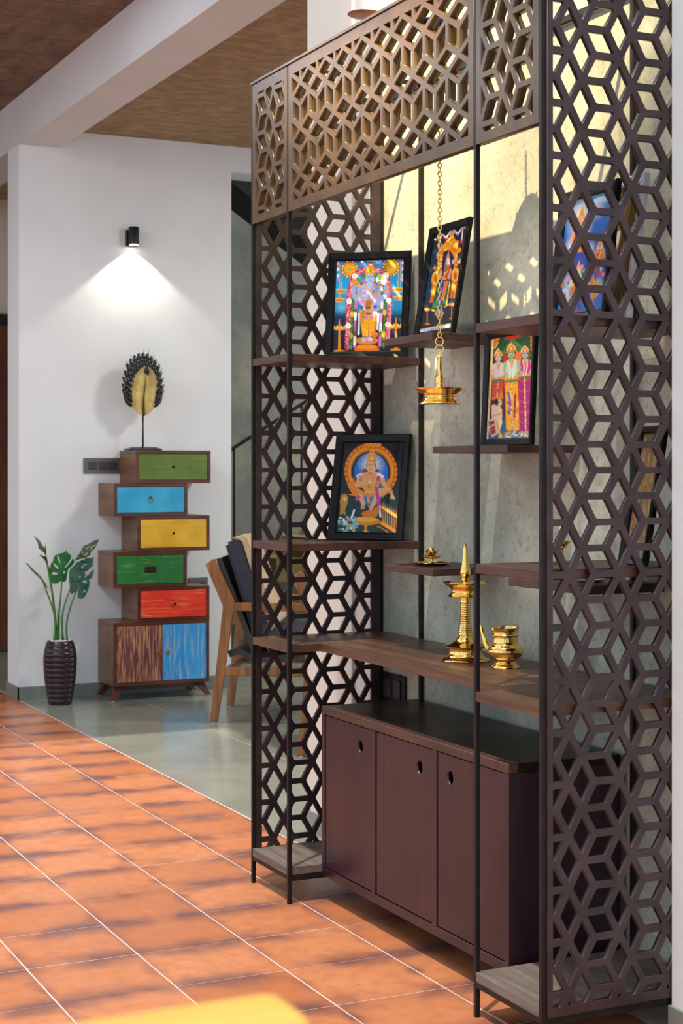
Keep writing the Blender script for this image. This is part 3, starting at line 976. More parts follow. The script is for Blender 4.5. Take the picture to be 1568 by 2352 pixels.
def paint_throne(w, h):
    c = Print(w, h, [(310, 235), (1350, 215), (1215, 1755), (175, 1750)], 150)
    c.fill((200, (14, 16, 20)), (900, (12, 26, 26)), (1300, (16, 52, 50)), (1750, (20, 60, 54)))
    c.glow(1200, 500, 600, (16, 8, 18), .8)
    org, dk = (236, 140, 24), (190, 90, 10)
    c.ell(780, 700, 452, 470, dk)
    for a in range(64):
        t = a * 2 * math.pi / 64
        c.ell(780 + 440 * math.cos(t), 720 + 455 * math.sin(t), 24, 24, (244, 150, 30) if a % 2 else (214, 104, 14))
    c.ell(780, 715, 410, 425, org); c.ring(780, 715, 375, 390, 14, (250, 186, 50)); c.ring(780, 715, 345, 355, 10, dk)
    for a in range(48):
        t = a * 2 * math.pi / 48
        c.ell(780 + 318 * math.cos(t), 730 + 335 * math.sin(t), 24, 24, (18, 34, 36))
    c.ell(780, 735, 312, 330, (18, 34, 36)); c.ell(785, 720, 296, 306, (40, 116, 214))
    for a in range(40):
        t = a * 2 * math.pi / 40
        c.seg([(790 + 60 * math.cos(t), 610 + 60 * math.sin(t)), (790 + 235 * math.cos(t), 610 + 215 * math.sin(t))], 12, (176, 214, 246), 2)
    c.glow(790, 600, 230, (250, 246, 214), 1.0)
    c.poly([(690, 235), (950, 232), (965, 300), (880, 340), (730, 340), (670, 290)], (230, 120, 16))
    for k in range(7):
        c.ell(700 + 40 * k, 260 + 18 * (k % 2), 24, 22, (248, 160, 40))
    c.poly([(480, 820), (380, 980), (480, 1140), (1040, 1110), (1130, 960), (1080, 820), (980, 1060), (560, 1060)], org)
    c.poly([(360, 1110), (620, 1090), (980, 1100), (1000, 1150), (560, 1160)], (222, 140, 30))
    c.poly([(620, 1150), (980, 1140), (880, 1300), (700, 1290)], (50, 120, 196))
    sk, sk2 = (232, 172, 122), (214, 144, 92)
    c.seg([(600, 1130), (650, 1270), (640, 1330)], 86, sk, 60); c.seg([(930, 1080), (850, 1200), (775, 1370)], 100, sk, 58)
    c.ell(970, 1050, 75, 60, sk); c.ell(775, 1390, 36, 36, sk2); c.ell(640, 1330, 40, 36, sk2)
    c.poly([(610, 770), (740, 730), (830, 730), (960, 780), (900, 920), (860, 1090), (680, 1090), (640, 930)], sk)
    c.seg([(590, 810), (540, 950), (625, 960), (615, 870)], 84, sk, 60); c.ell(610, 850, 32, 52, sk2)
    c.seg([(960, 810), (1010, 940), (1120, 1060)], 92, sk, 60); c.seg([(1130, 1050), (1150, 1170)], 52, sk, 22); c.seg([(1160, 1100), (1185, 1180)], 16, sk); c.seg([(1120, 1130), (1110, 1190)], 14, sk)
    c.ell(760, 1000, 120, 60, (226, 166, 60)); c.poly([(720, 1120), (760, 1120), (765, 1260), (715, 1240)], (236, 150, 30))
    c.poly([(620, 700), (690, 660), (740, 720), (640, 740)], (180, 40, 40)); c.poly([(870, 665), (930, 690), (930, 730), (850, 720)], (180, 40, 40))
    c.seg([(610, 780), (560, 800)], 60, (236, 238, 244)); c.seg([(915, 770), (975, 800)], 60, (236, 238, 244))
    c.seg([(915, 820), (880, 980), (890, 1100), (935, 1300)], 58, (196, 60, 150)); c.seg([(905, 900), (895, 960)], 58, (226, 150, 30)); c.seg([(930, 1320), (945, 1480)], 34, (236, 236, 244))
    c.seg([(570, 1150), (540, 1190)], 60, (206, 80, 160)); c.seg([(490, 1380), (440, 1520)], 34, (226, 230, 236)); c.ell(415, 1540, 34, 32, (214, 130, 150))
    for k in range(3):
        c.seg([(690, 760 + 25 * k), (765, 850 + 70 * k), (850, 760 + 25 * k)], 16, (232, 160, 50))
    c.ell(765, 895, 26, 26, (240, 220, 190)); c.ell(752, 980, 44, 42, (226, 150, 30)); c.ell(752, 980, 18, 18, (120, 130, 150))
    for x, y in ((1125, 1050), (620, 960), (600, 800), (775, 1320)):
        c.seg([(x - 34, y - 6), (x + 34, y + 6)], 24, (236, 160, 40))
    c.ell(785, 620, 84, 100, (40, 26, 26)); c.seg([(770, 690), (770, 740)], 84, sk2)
    c.face(782, 640, 72, 92, (238, 184, 140))
    c.poly([(710, 590), (715, 520), (735, 440), (770, 370), (840, 370), (870, 450), (880, 530), (860, 590), (800, 550), (760, 555)], (228, 150, 50))
    c.ell(808, 355, 48, 22, (238, 170, 70)); c.seg([(812, 335), (818, 290)], 18, (240, 180, 80)); c.ell(798, 500, 24, 26, (250, 220, 140)); c.seg([(720, 560), (870, 560)], 12, (250, 200, 110))
    for k in range(16):
        c.ell(735 + (k % 5) * 30, 420 + (k // 5) * 40, 7, 7, (250, 220, 150))
    c.ell(700, 1560, 235, 70, (222, 140, 24)); c.ell(690, 1530, 205, 42, (244, 176, 60)); c.ell(760, 1440, 140, 60, (214, 120, 20)); c.ell(880, 1370, 50, 70, (214, 120, 20), .6)
    c.seg([(695, 1600), (690, 1730)], 60, (222, 140, 24), 40); c.ell(690, 1735, 46, 20, (236, 150, 40))
    for k in range(7):
        x, y = 990 + 38 * k, 1230 + 23 * k
        oil_lamp(c, x, y, y + 370, 62, (238, 146, 28)); c.ell(x, y + 110, 10, 18, (255, 236, 170))
    c.poly([(910, 1590), (960, 1560), (1230, 1730), (1190, 1750)], (236, 140, 26)); c.poly([(870, 1640), (920, 1640), (1085, 1735), (1070, 1755)], (236, 140, 26)); c.poly([(925, 1655), (1050, 1735), (1040, 1745), (920, 1672)], (90, 40, 20))
    c.poly([(240, 1220), (270, 1120), (330, 1100), (390, 1150), (375, 1260), (330, 1370), (340, 1470), (300, 1440), (240, 1460), (250, 1330)], (200, 140, 50)); c.ell(325, 1190, 34, 34, (236, 200, 130))
    c.ell(420, 1650, 24, 50, (210, 160, 50)); c.ell(480, 1690, 36, 40, (190, 160, 60)); c.ell(340, 1590, 40, 26, (240, 210, 190))
    c.speck(210, 560, 1500, 1740, 60, 22, [(120, 190, 170), (220, 240, 236), (150, 200, 190), (90, 150, 140), (140, 150, 210)])
    return c

def paint_three(w, h):
    c = Print(w, h, [(250, 225), (1060, 190), (912, 1985), (135, 1995)], 130)
    c.fill((190, (22, 84, 40)), (700, (40, 70, 36)), (1200, (90, 40, 40)), (1600, (60, 44, 40)), (1700, (50, 90, 120)), (2000, (40, 96, 130)))
    for k in range(9):
        c.seg([(660, 250), (360 + 80 * k, 620)], 14, (50, 130, 60)); c.seg([(660, 250), (400 + 80 * k, 640)], 4, (110, 170, 80))
    c.poly([(520, 270), (540, 205), (660, 180), (840, 190), (820, 260), (680, 290)], (206, 40, 24))
    c.poly([(255, 230), (440, 210), (350, 380), (260, 430)], (226, 130, 30)); c.beads([(420, 230), (330, 400)], 40, 12, [(250, 210, 110), (200, 80, 20)])
    c.beads([(1010, 210), (1020, 560)], 60, 22, [(236, 150, 40), (190, 90, 20), (220, 120, 30)])
    c.seg([(300, 250), (155, 1980)], 34, (240, 220, 170)); c.beads([(285, 250), (150, 1980)], 20, 8, [(230, 150, 50), (250, 220, 160)])
    # left, middle, right figures
    def figure(x, yh, hs, skin, robe, robe2, crown, lower, y1, lean=0, wid=1.0):
        w_ = hs * 1.9 * wid
        yb = yh + hs * 1.15
        c.poly([(x - w_, yb + hs * .55), (x - hs * .5, yb), (x + hs * .5, yb), (x + w_, yb + hs * .55), (x + w_ * .8 + lean, yb + hs * 4.2), (x - w_ * .8 + lean, yb + hs * 4.2)], robe)
        c.seg([(x - w_ * .85, yb + hs * .7), (x - w_ * 1.0 + lean * .3, yb + hs * 2.4), (x - w_ * .4 + lean, yb + hs * 3.6)], hs * .62, skin, hs * .45)
        c.seg([(x + w_ * .85, yb + hs * .7), (x + w_ * 1.02 + lean * .3, yb + hs * 2.4), (x + w_ * .7 + lean, yb + hs * 3.8)], hs * .62, skin, hs * .45)
        c.poly([(x - w_ * .85 + lean, yb + hs * 3.9), (x + w_ * .85 + lean, yb + hs * 3.9), (x + w_ * .95 + lean * 2, y1), (x - w_ * .75 + lean * 2, y1)], lower)
        for k in range(6):
            t = k / 5
            yy = yb + hs * 5.2 + (y1 - yb - hs * 5.4) * t
            for sg in (-1, 1):
                c.seg([(x + sg * w_ * .12 + lean * 1.4, yy + hs * .5), (x + sg * w_ * .45 + lean * 1.5, yy + hs * .28), (x + sg * w_ * .8 + lean * 1.6, yy - hs * .15)], hs * .1, robe2)
                c.seg([(x + sg * w_ * .12 + lean * 1.4, yy + hs * .66), (x + sg * w_ * .5 + lean * 1.5, yy + hs * .42)], hs * .07, tuple(min(255, q + 50) for q in lower))
        c.seg([(x + lean, yb + hs * 4.4), (x + lean * 1.6, y1 - hs * .3)], hs * .34, robe2)
        c.beads([(x + lean, yb + hs * 4.6), (x + lean * 1.6, y1 - hs * .3)], hs * .3, hs * .11, [(250, 210, 100), (250, 240, 220), (210, 60, 60)])
        c.beads([(x - w_ * .7 + lean * 2, y1 - hs * .2), (x + w_ * .85 + lean * 2, y1 - hs * .2)], hs * .3, hs * .13, [(250, 200, 70), (220, 130, 30)])
        c.seg([(x - w_ * .8 + lean, yb + hs * 4.1), (x + w_ * .8 + lean, yb + hs * 4.1)], hs * .7, (236, 160, 40))
        c.seg([(x - w_ * .75 + lean, yb + hs * 4.7), (x + w_ * .75 + lean, yb + hs * 4.7)], hs * .5, (40, 130, 90))
        c.seg([(x - hs * .6, yb + hs * .2), (x - hs * .3, yb + hs * 2), (x - hs * .35 + lean, yb + hs * 4)], hs * .26, (244, 240, 234))
        c.seg([(x + hs * .6, yb + hs * .2), (x + hs * .5, yb + hs * 2), (x + hs * .35 + lean, yb + hs * 4)], hs * .26, (244, 240, 234))
        for k in range(3):
            c.seg([(x - hs * .5, yb + hs * (.2 + .1 * k)), (x, yb + hs * (.9 + .55 * k)), (x + hs * .5, yb + hs * (.2 + .1 * k))], hs * .16, (232, 160, 40))
        for k in (-1, 1):
            c.seg([(x + k * w_ * .95 - hs * .3, yb + hs * 2), (x + k * w_ * .95 + hs * .3, yb + hs * 2)], hs * .3, (240, 170, 50))
        c.seg([(x, yh + hs * .6), (x, yb + hs * .2)], hs * .8, skin)
        c.ell(x, yh - hs * .1, hs * 1.05, hs * 1.1, (40, 24, 20))
        c.face(x, yh, hs * .74, hs, skin)
        c.poly([(x - hs * 1.1, yh - hs * .3), (x - hs * .95, yh - hs * 1.4), (x, yh - hs * 2.5), (x + hs * 1.0, yh - hs * 1.4), (x + hs * 1.1, yh - hs * .3), (x + hs * .5, yh - hs * .75), (x - hs * .5, yh - hs * .75)], crown)
        c.beads([(x - hs * 1.0, yh - hs * .5), (x - hs * .8, yh - hs * 1.5), (x, yh - hs * 2.3), (x + hs * .8, yh - hs * 1.5), (x + hs * 1.0, yh - hs * .5)], hs * .2, hs * .12, [(250, 210, 110), (214, 110, 20), (250, 240, 210)])
        c.ell(x, yh - hs * 1.2, hs * .25, hs * .3, (250, 210, 150))
    c.poly([(500, 520), (640, 440), (820, 540), (790, 1150), (740, 1700), (660, 1650), (480, 1100)], (196, 36, 34)); c.poly([(700, 460), (830, 540), (800, 760), (700, 620)], (240, 120, 24))
    figure(395, 575, 68, (240, 206, 190), (236, 220, 212), (216, 90, 30), (240, 150, 30), (214, 70, 40), 1290, -22, .95)
    figure(885, 570, 66, (176, 186, 190), (206, 50, 120), (226, 110, 60), (236, 130, 24), (176, 30, 116), 1900, -22, 1.0)
    figure(640, 530, 80, (150, 190, 140), (206, 220, 196), (206, 100, 10), (238, 130, 26), (244, 170, 24), 1850, -16, .9)
    c.seg([(560, 1200), (600, 1350), (570, 1560)], 40, (60, 110, 190)); c.ell(572, 1370, 34, 30, (196, 40, 110)); c.beads([(600, 1400), (560, 1560)], 50, 12, [(40, 90, 150), (220, 90, 40), (240, 220, 200)])
    c.seg([(690, 1250), (660, 1620)], 40, (150, 40, 30)); c.beads([(720, 1300), (700, 1680)], 60, 14, [(240, 150, 40), (206, 70, 20), (250, 200, 100)])
    # kneeling attendant at lower left
    sk = (240, 206, 176)
    c.poly([(250, 1400), (350, 1370), (430, 1450), (440, 1620), (250, 1650)], sk); c.poly([(180, 1660), (420, 1580), (440, 1700), (380, 1880), (250, 1960), (190, 1840)], sk)
    c.poly([(180, 1680), (290, 1660), (310, 1800), (210, 1850)], (160, 40, 120)); c.seg([(200, 1780), (300, 1740)], 26, (240, 200, 70)); c.poly([(210, 1850), (310, 1800), (320, 1880), (240, 1920)], (190, 30, 60))
    c.seg([(290, 1420), (270, 1560), (420, 1500)], 60, sk, 46); c.seg([(270, 1580), (440, 1560)], 24, (236, 150, 40)); c.seg([(330, 1690), (390, 1900)], 30, (240, 160, 50))
    c.ell(395, 1360, 48, 62, sk); c.ell(345, 1350, 34, 60, (30, 20, 20)); c.poly([(370, 1310), (440, 1130), (465, 1290)], (236, 140, 30)); c.ell(410, 1350, 8, 8, (20, 20, 20))
    c.ell(400, 1940, 40, 42, (240, 160, 30))
    for x in (510, 560, 740, 830):
        c.ell(x, 1930, 34, 44, (206, 170, 150))
    c.seg([(520, 1930), (900, 1960)], 30, (70, 190, 140)); c.speck(460, 900, 1880, 1990, 40, 16, [(236, 140, 30), (60, 140, 170), (240, 236, 230), (200, 60, 40)])
    return c

def paint_sky(w, h):
    c = Print(w, h, [(0, 0), (100, 0), (100, 150), (0, 150)], 110)
    c.fill((0, (90, 170, 214)), (40, (40, 110, 210)), (75, (30, 60, 160)), (120, (40, 100, 190)), (150, (60, 130, 210)))
    for x, y, r in ((30, 20, 22), (70, 18, 18), (18, 60, 16), (62, 70, 14), (86, 118, 12), (24, 110, 20)):
        c.glow(x, y, r, (244, 248, 255), 1.0)
    def deity(x, y, k, col):
        c.ell(x, y + 10 * k, 9 * k, 13 * k, (244, 226, 196)); c.poly([(x - 7 * k, y), (x, y - 15 * k), (x + 7 * k, y)], (240, 160, 40)); c.ell(x, y + 1 * k, 4.4 * k, 5.4 * k, col)
        c.poly([(x - 11 * k, y + 8 * k), (x + 11 * k, y + 8 * k), (x + 14 * k, y + 34 * k), (x - 14 * k, y + 34 * k)], (236, 134, 30)); c.seg([(x - 11 * k, y + 10 * k), (x - 15 * k, y + 22 * k)], 4 * k, col); c.seg([(x + 11 * k, y + 10 * k), (x + 15 * k, y + 22 * k)], 4 * k, col)
        c.beads([(x - 6 * k, y + 9 * k), (x, y + 22 * k), (x + 6 * k, y + 9 * k)], 2 * k, 1.4 * k, [(250, 210, 90), (200, 60, 40), (240, 240, 230)])
        c.beads([(x - 10 * k, y + 28 * k), (x + 10 * k, y + 28 * k)], 6 * k, 1.6 * k, [(250, 200, 70), (190, 60, 30)])
    c.glow(34, 32, 34, (255, 240, 190), .9)
    deity(36, 28, 1.25, (236, 180, 140)); deity(82, 66, .8, (226, 160, 110)); deity(40, 96, 1.0, (236, 190, 160)); deity(12, 72, .6, (150, 180, 220)); deity(30, 126, .5, (236, 180, 130)); deity(74, 112, .62, (236, 170, 110))
    c.speck(0, 100, 88, 150, 70, 3.6, [(240, 130, 40), (214, 60, 60), (70, 150, 80), (250, 220, 120), (236, 130, 180), (40, 80, 180)])
    c.ell(80, 124, 9, 11, (244, 160, 40)); c.ell(14, 128, 11, 14, (220, 236, 244)); c.ell(14, 129, 4, 9, (214, 130, 40))
    return c

def paint_dark(w, h):
    c = Print(w, h, [(425, 500), (975, 340), (700, 2070), (165, 2150)], 120)
    c.fill((340, (22, 28, 46)), (900, (14, 44, 70)), (1500, (18, 52, 82)), (1900, (30, 36, 44)), (2150, (36, 40, 46)))
    for A in ([(430, 575), (470, 575), (540, 480)], [(560, 490), (625, 545), (730, 395)], [(745, 395), (815, 490), (915, 345)], [(920, 345), (960, 410), (975, 380)]):
        c.seg(A, 26, (236, 236, 244)); c.ell(A[1][0], A[1][1], 18, 20, (220, 60, 50))
    for x0, y0, x1, y1 in ((530, 490, 500, 700), (910, 350, 880, 600)):
        c.seg([(x0, y0), (x1, y1)], 16, (236, 236, 244)); c.ell(x1 - 4, y1 + 20, 20, 30, (220, 40, 50))
    g, g2 = (226, 140, 24), (180, 96, 20)
    c.poly([(480, 860), (560, 680), (680, 540), (740, 400), (760, 540), (820, 660), (800, 980), (760, 1080), (480, 1110)], g)
    c.ell(640, 960, 118, 210, (54, 20, 44)); c.beads([(520, 1060), (560, 800), (690, 690), (790, 800), (790, 1040)], 44, 15, [(250, 190, 70), (190, 100, 20), (240, 160, 40)])
    c.beads([(700, 640), (735, 430)], 60, 15, [(250, 190, 70), (190, 100, 20), (230, 210, 170)])
    for x, y in ((800, 640), (590, 690), (840, 760), (490, 850)):
        c.ell(x, y, 28, 50, (236, 150, 30), .4)
    for x, y, yb in ((440, 1230, 1640), (770, 1180, 1570)):
        c.ell(x, y, 66, 130, g, .2); c.ring(x, y, 44, 96, 12, (250, 206, 90)); c.ell(x, y + 20, 22, 56, g2)
        c.poly([(x - 55, y + 120), (x + 50, y + 120), (x - 10, yb), (x - 95, yb)], (222, 130, 30)); c.ell(x - 22, y + 230, 24, 70, (250, 200, 60)); c.poly([(x - 60, yb - 120), (x - 10, yb - 120), (x - 40, yb), (x - 110, yb)], (220, 90, 30))
    c.poly([(600, 1000), (690, 1000), (720, 1240), (560, 1250)], (190, 90, 30)); c.beads([(630, 1010), (610, 1200)], 70, 16, [(90, 150, 60), (240, 180, 60), (190, 60, 40), (60, 110, 150)])
    c.face(645, 970, 34, 50, (176, 150, 190)); c.poly([(610, 930), (665, 760), (690, 930)], (170, 150, 130)); c.ell(745, 955, 20, 40, (150, 190, 230))
    c.seg([(700, 1090), (660, 1230)], 30, (206, 160, 190)); c.seg([(520, 1090), (530, 1200)], 30, (206, 160, 190))
    c.poly([(480, 1300), (690, 1250), (640, 1700), (560, 1720), (440, 1740), (370, 1720)], (34, 90, 60)); c.poly([(500, 1310), (600, 1270), (560, 1700), (470, 1640)], (60, 70, 150)); c.poly([(590, 1290), (660, 1270), (580, 1600), (540, 1600)], (226, 120, 60)); c.seg([(680, 1290), (620, 1680)], 16, (240, 200, 60))
    c.beads([(370, 1760), (440, 1790)], 50, 14, [(236, 170, 50), (200, 110, 30)]); c.beads([(590, 1720), (670, 1670)], 40, 12, [(236, 170, 50), (200, 110, 30)])
    c.ell(500, 1800, 70, 50, (110, 120, 190)); c.ring(500, 1830, 60, 40, 18, (214, 150, 50))
    oil_lamp(c, 300, 1670, 2010, 80, (220, 120, 40)); oil_lamp(c, 705, 1590, 1930, 80, (230, 110, 40))
    for x, y in ((430, 1060), (845, 960)):
        c.ell(x, y, 34, 22, (226, 140, 40)); c.seg([(x, y - 50), (x, y)], 12, (226, 140, 40))
    c.poly([(175, 2090), (715, 1990), (705, 2010), (172, 2105)], (240, 206, 70)); c.poly([(172, 2105), (708, 2008), (698, 2072), (162, 2152)], (206, 214, 236)); c.ell(300, 2105, 60, 26, (110, 140, 210))
    return c

def paint_wood_reflection(w, h):  # brown reflection in the picture glass, painted as the print
    c = Print(w, h, [(0, 0), (100, 0), (100, 300), (0, 300)], 60)
    c.fill((0, (96, 78, 50)), (80, (150, 118, 72)), (200, (176, 132, 74)), (300, (120, 90, 50)))
    for k in range(70):
        x = c.rng.uniform(0, 100)
        y = c.rng.uniform(0, 300)
        c.seg([(x, y), (x + c.rng.uniform(-5, 5), y + c.rng.uniform(20, 90))], c.rng.uniform(1, 4), ((206, 160, 96), (110, 84, 48), (70, 50, 30), (226, 190, 130))[c.rng.randint(4)])
    return c

def picture(label, u, v, yaw, w, h, lean, z0, paint, border, depth=0.014, fmat='frame', edge=None):
    t = thing('framed_picture', label, 'picture', (u, v, z0), 0, 'framed devotional pictures')
    t.rotation_euler = (-lean, 0, yaw)
    bm = bmesh.new()
    loops = []
    for ins, y in ((0, depth), (0, 0.003), (0.003, 0.0), (border * .82, 0.004), (border, 0.0075), (border, 0.011)):
        loops.append([bm.verts.new((sx * (w / 2 - ins), y, ins if sz == 0 else h - ins)) for sx, sz in ((-1, 0), (1, 0), (1, 1), (-1, 1))])
    for p, q in zip(loops[:-1], loops[1:]):
        for i in range(4):
            bm.faces.new((p[i], p[(i + 1) % 4], q[(i + 1) % 4], q[i]))
    obj('moulding', bm, MAT[fmat], t)
    obj('backing', B(-w / 2 + 0.001, w / 2 - 0.001, 0.0115, depth - 0.0005, 0.001, h - 0.001), MAT['back'], t)
    pw, ph = w - 2 * border, h - 2 * border
    p = paint(pw + .001, ph + .001).build('print', t, 0.0095)
    p.location = (0, 0, h / 2)
    return t, p

picture('black framed picture of a blue figure ringed by flower garlands, on the upper left shelf', 0.165, 0.285, 0.851, 0.249, 0.319, 0.160, 1.517, paint_garlands, 0.0235)
picture('black framed picture of a figure seated in a gold ring, lower left shelf', 0.150, 0.288, 0.673, 0.241, 0.316, 0.200, 0.992, paint_throne, 0.025)
pt, pp = picture('narrow black framed dark blue picture with a caption strip, leaning behind the hanging chain', 0.533, 0.298, -0.03, 0.229, 0.316, 0.170, 1.552, paint_dark, 0.021)
cu = bpy.data.curves.new('caption', 'FONT')
cu.body = 'SRI. MOOKAM'
cu.size = 0.0078
cu.align_x = 'LEFT'
to = bpy.data.objects.new('caption', cu)
COL.objects.link(to)
bpy.context.view_layer.update()
me = bpy.data.meshes.new_from_object(to.evaluated_get(bpy.context.evaluated_depsgraph_get()))
bpy.data.objects.remove(to, do_unlink=True)
me.materials.clear()
me.transform(Matrix(((1, 0, 0, -0.027), (0, 0, -1, 0.0091), (0, 1, 0, 0.0228), (0, 0, 0, 1))))
finish('caption', me, plain('caption_ink', S(150, 60, 90), 0.5), pt)
picture('black framed picture of three standing figures and one kneeling, on the middle wall shelf', 0.903, 0.299, -0.109, 0.286, 0.292, 0.045, 1.2565, paint_three, 0.0185)
picture('black framed picture of figures in blue sky seen through the right lattice', 1.399, 0.174, -0.017, 0.224, 0.298, 0.111, 1.517, paint_sky, 0.022)
picture('silver edged frame hidden behind the blue sky picture on the upper right shelf', 1.391, 0.246, -0.036, 0.197, 0.323, 0.147, 1.517, paint_wood_reflection, 0.02, 0.018, 'silver')
picture('narrow dark frame with a wood brown reflection painted in it, behind the right lattice, lower right shelf', 1.457, 0.277, -0.075, 0.106, 0.306, 0.174, 0.992, paint_wood_reflection, 0.016)

# ================================================================ BRASS
def prof(pts, k):
    return [(r * k, z * k) for r, z in pts]

# hanging oil lamp and its chain
hl = thing('hanging_lamp', 'polished brass oil lamp hanging on a long brass chain in front of the shelves', 'hanging lamp', (0.971, 0.080, 1.352))
k = 0.00102
bowl = [(0, 0), (46, 0), (49, 1.5), (48, 4), (42, 8), (38, 14), (37, 19), (38, 23), (44, 27), (52, 33), (57.5, 36.5), (58, 38), (55, 38), (49, 34.5), (42, 30), (20, 28), (0, 28)]
obj('bowl', lathe(bmesh.new(), prof(bowl, k), n=56), MAT['brass'], hl, 50)
stem = [(0, 27), (9.8, 28), (9.6, 40), (8.2, 46), (8.8, 48), (9.4, 51), (8.6, 54), (9.4, 58), (9.2, 64), (8, 69), (6.8, 74), (5.6, 82), (5.2, 96), (5, 110), (4.6, 111), (0, 111.5)]
obj('stem', lathe(bmesh.new(), prof(stem, k), n=28), MAT['brass'], hl, 50)
obj('eye', tube(bmesh.new(), [Vector((0, 0, 0.1175)) + Vector((0.0045 * math.cos(a), 0, 0.0062 * math.sin(a))) for a in [i * math.pi / 8 for i in range(16)]], 0.0013, 8, closed=True), MAT['brass'], hl, True)
for zc_, rr_, yy_ in ((0.1305, 0.0098, -0.0006), (0.1498, 0.0092, 0.0012)):
    o = obj('ring', tube(bmesh.new(), [(rr_ * math.cos(a), yy_, zc_ + rr_ * 1.06 * math.sin(a)) for a in [i * math.pi / 14 for i in range(28)]], 0.0016, 9, closed=True), MAT['brass'], hl, True)
    o.rotation_euler = (0, 0, R(61))
lk = obj('link', tube(bmesh.new(), [(0.0043 * math.cos(a), 0, 0.0066 * math.sin(a)) for a in [i * math.pi / 10 for i in range(20)]], 0.00135, 8, closed=True), MAT['brass'], hl, True)
lk.location = (0, 0.0005, 0.1655)
lk.rotation_euler = (0, 0, R(70))
N = 86
for i in range(1, N):
    o = lk.copy()
    COL.objects.link(o)
    o.parent = hl
    o.location = (0, 0.0005, 0.1655 + i * 0.0106)
    o.rotation_euler = (0, 0, R(70 if i % 2 == 0 else -15) + random.uniform(-.25, .25))

# beaded canopy the chain runs through
gl = thing('beaded_canopy', 'blue and red beaded disc with yellow tassels at the top of the brass chain', 'ornament', (0.971, 0.080, 2.252))
obj('disc', lathe(bmesh.new(), [(0.006, 0.012), (0.03, 0.013), (0.052, 0.009), (0.058, 0.0), (0.052, -0.009), (0.03, -0.006), (0.006, -0.005)], n=32), MAT['blue'], gl, True)
rb = None
for i in range(16):
    a = i * math.pi / 8
    if rb is None:
        rb = obj('bead', ball(bmesh.new(), (0, 0, 0), 0.0042, 1), MAT['red'], gl, True)
        o = rb
    else:
        o = rb.copy()
        COL.objects.link(o)
        o.parent = gl
    o.location = (0.057 * math.cos(a), 0.057 * math.sin(a), 0.004 if i % 2 else -0.004)
tsl = None
for i in range(10):
    a = i * 2 * math.pi / 10
    if tsl is None:
        tsl = obj('tassel', tube(bmesh.new(), catmull([(0, 0, 0), (0.003, 0, -0.02), (-0.002, 0, -0.04), (0.001, 0, -0.058)], 3), [0.0045] * 7 + [0.006, 0.0065, 0.005], 7), MAT['tassel'], gl, True)
        o = tsl
    else:
        o = tsl.copy()
        COL.objects.link(o)
        o.parent = gl
    rr = 0.018 if i % 2 else 0.040
    o.location = (rr * math.cos(a), rr * math.sin(a), -0.004)

# tall standing oil lamp
tl = thing('oil_lamp', 'tall ribbed brass oil lamp standing on the counter', 'oil lamp', (0.765, 0.270, 0.7125))
k = 0.00110
base = [(0, 0), (56, 0), (57, 1.5), (55, 4), (46, 7), (41, 12), (39, 22), (40, 28), (44, 30), (51, 32), (51.5, 34), (46, 36), (34, 39), (24, 44), (20, 50), (17, 58)]
obj('foot', lathe(bmesh.new(), prof(base, k), n=56), MAT['brass'], tl, 50)
col = [(17, 57)]
z = 58
r = 16.5
while z < 132:
    col += [(r, z), (r * 1.06, z + 1.2), (r * 1.06, z + 3.0), (r, z + 4.2)]
    z += 5.3
    r = max(11.2, r * 0.955)
col += [(10.8, z), (12.5, z + 2), (12.5, z + 6), (11, z + 9), (11, z + 14)]
ztop = z + 14
obj('column', lathe(bmesh.new(), prof(col, k), n=36), MAT['brass'], tl, 40)
b2 = [(11, ztop), (38, ztop + 0.5), (41.5, ztop + 2), (36, ztop + 7), (33, ztop + 13), (33.5, ztop + 19), (40, ztop + 25), (49, ztop + 30), (51.5, ztop + 33), (51, ztop + 34.5), (47, ztop + 33), (36, ztop + 27), (10, ztop + 25)]
obj('bowl', lathe(bmesh.new(), prof(b2, k), n=56), MAT['brass'], tl, 50)
t0 = ztop + 24
fin = [(10, t0), (9.5, t0 + 6), (7, t0 + 12), (9.5, t0 + 16), (7.5, t0 + 19), (10, t0 + 23), (12.3, t0 + 28), (13, t0 + 33), (11.5, t0 + 40), (9.2, t0 + 48), (8, t0 + 58), (7, t0 + 72), (6, t0 + 84), (5.6, t0 + 92), (2.5, t0 + 97), (0, t0 + 101)]
obj('finial', lathe(bmesh.new(), prof(fin, k), n=32), MAT['brass'], tl, 50)

# spouted pot
kp = thing('spouted_pot', 'round brass pot with a long spout beside the tall oil lamp on the counter', 'pot', (0.937, 0.283, 0.7125), R(22))
k = 0.00103
body = [(0, 0), (34, 0), (35.5, 1), (34.5, 3.5), (29, 7), (24.5, 12), (23, 16), (25, 19), (30, 22), (37, 27), (42, 33), (43.5, 39), (42, 46), (38, 51), (33, 54.5), (31, 57), (30, 64), (29.3, 70), (29.5, 74), (33, 76), (34.5, 77.5), (34, 79), (31, 80.5), (30, 84), (31, 89), (33.5, 93.5), (34, 95), (32.5, 95.3), (30, 92), (28, 84), (28.5, 60), (20, 30), (0, 26)]
obj('body', lathe(bmesh.new(), prof(body, k), n=56), MAT['brass'], kp, 50)
sp = catmull([(-0.036, 0, 0.037), (-0.052, 0, 0.043), (-0.061, 0, 0.058), (-0.069, 0, 0.078), (-0.075, 0, 0.099)], 6)
obj('spout', tube(bmesh.new(), sp, [0.009 - 0.0046 * i / 24 for i in range(25)], 14), MAT['brass'], kp, True)

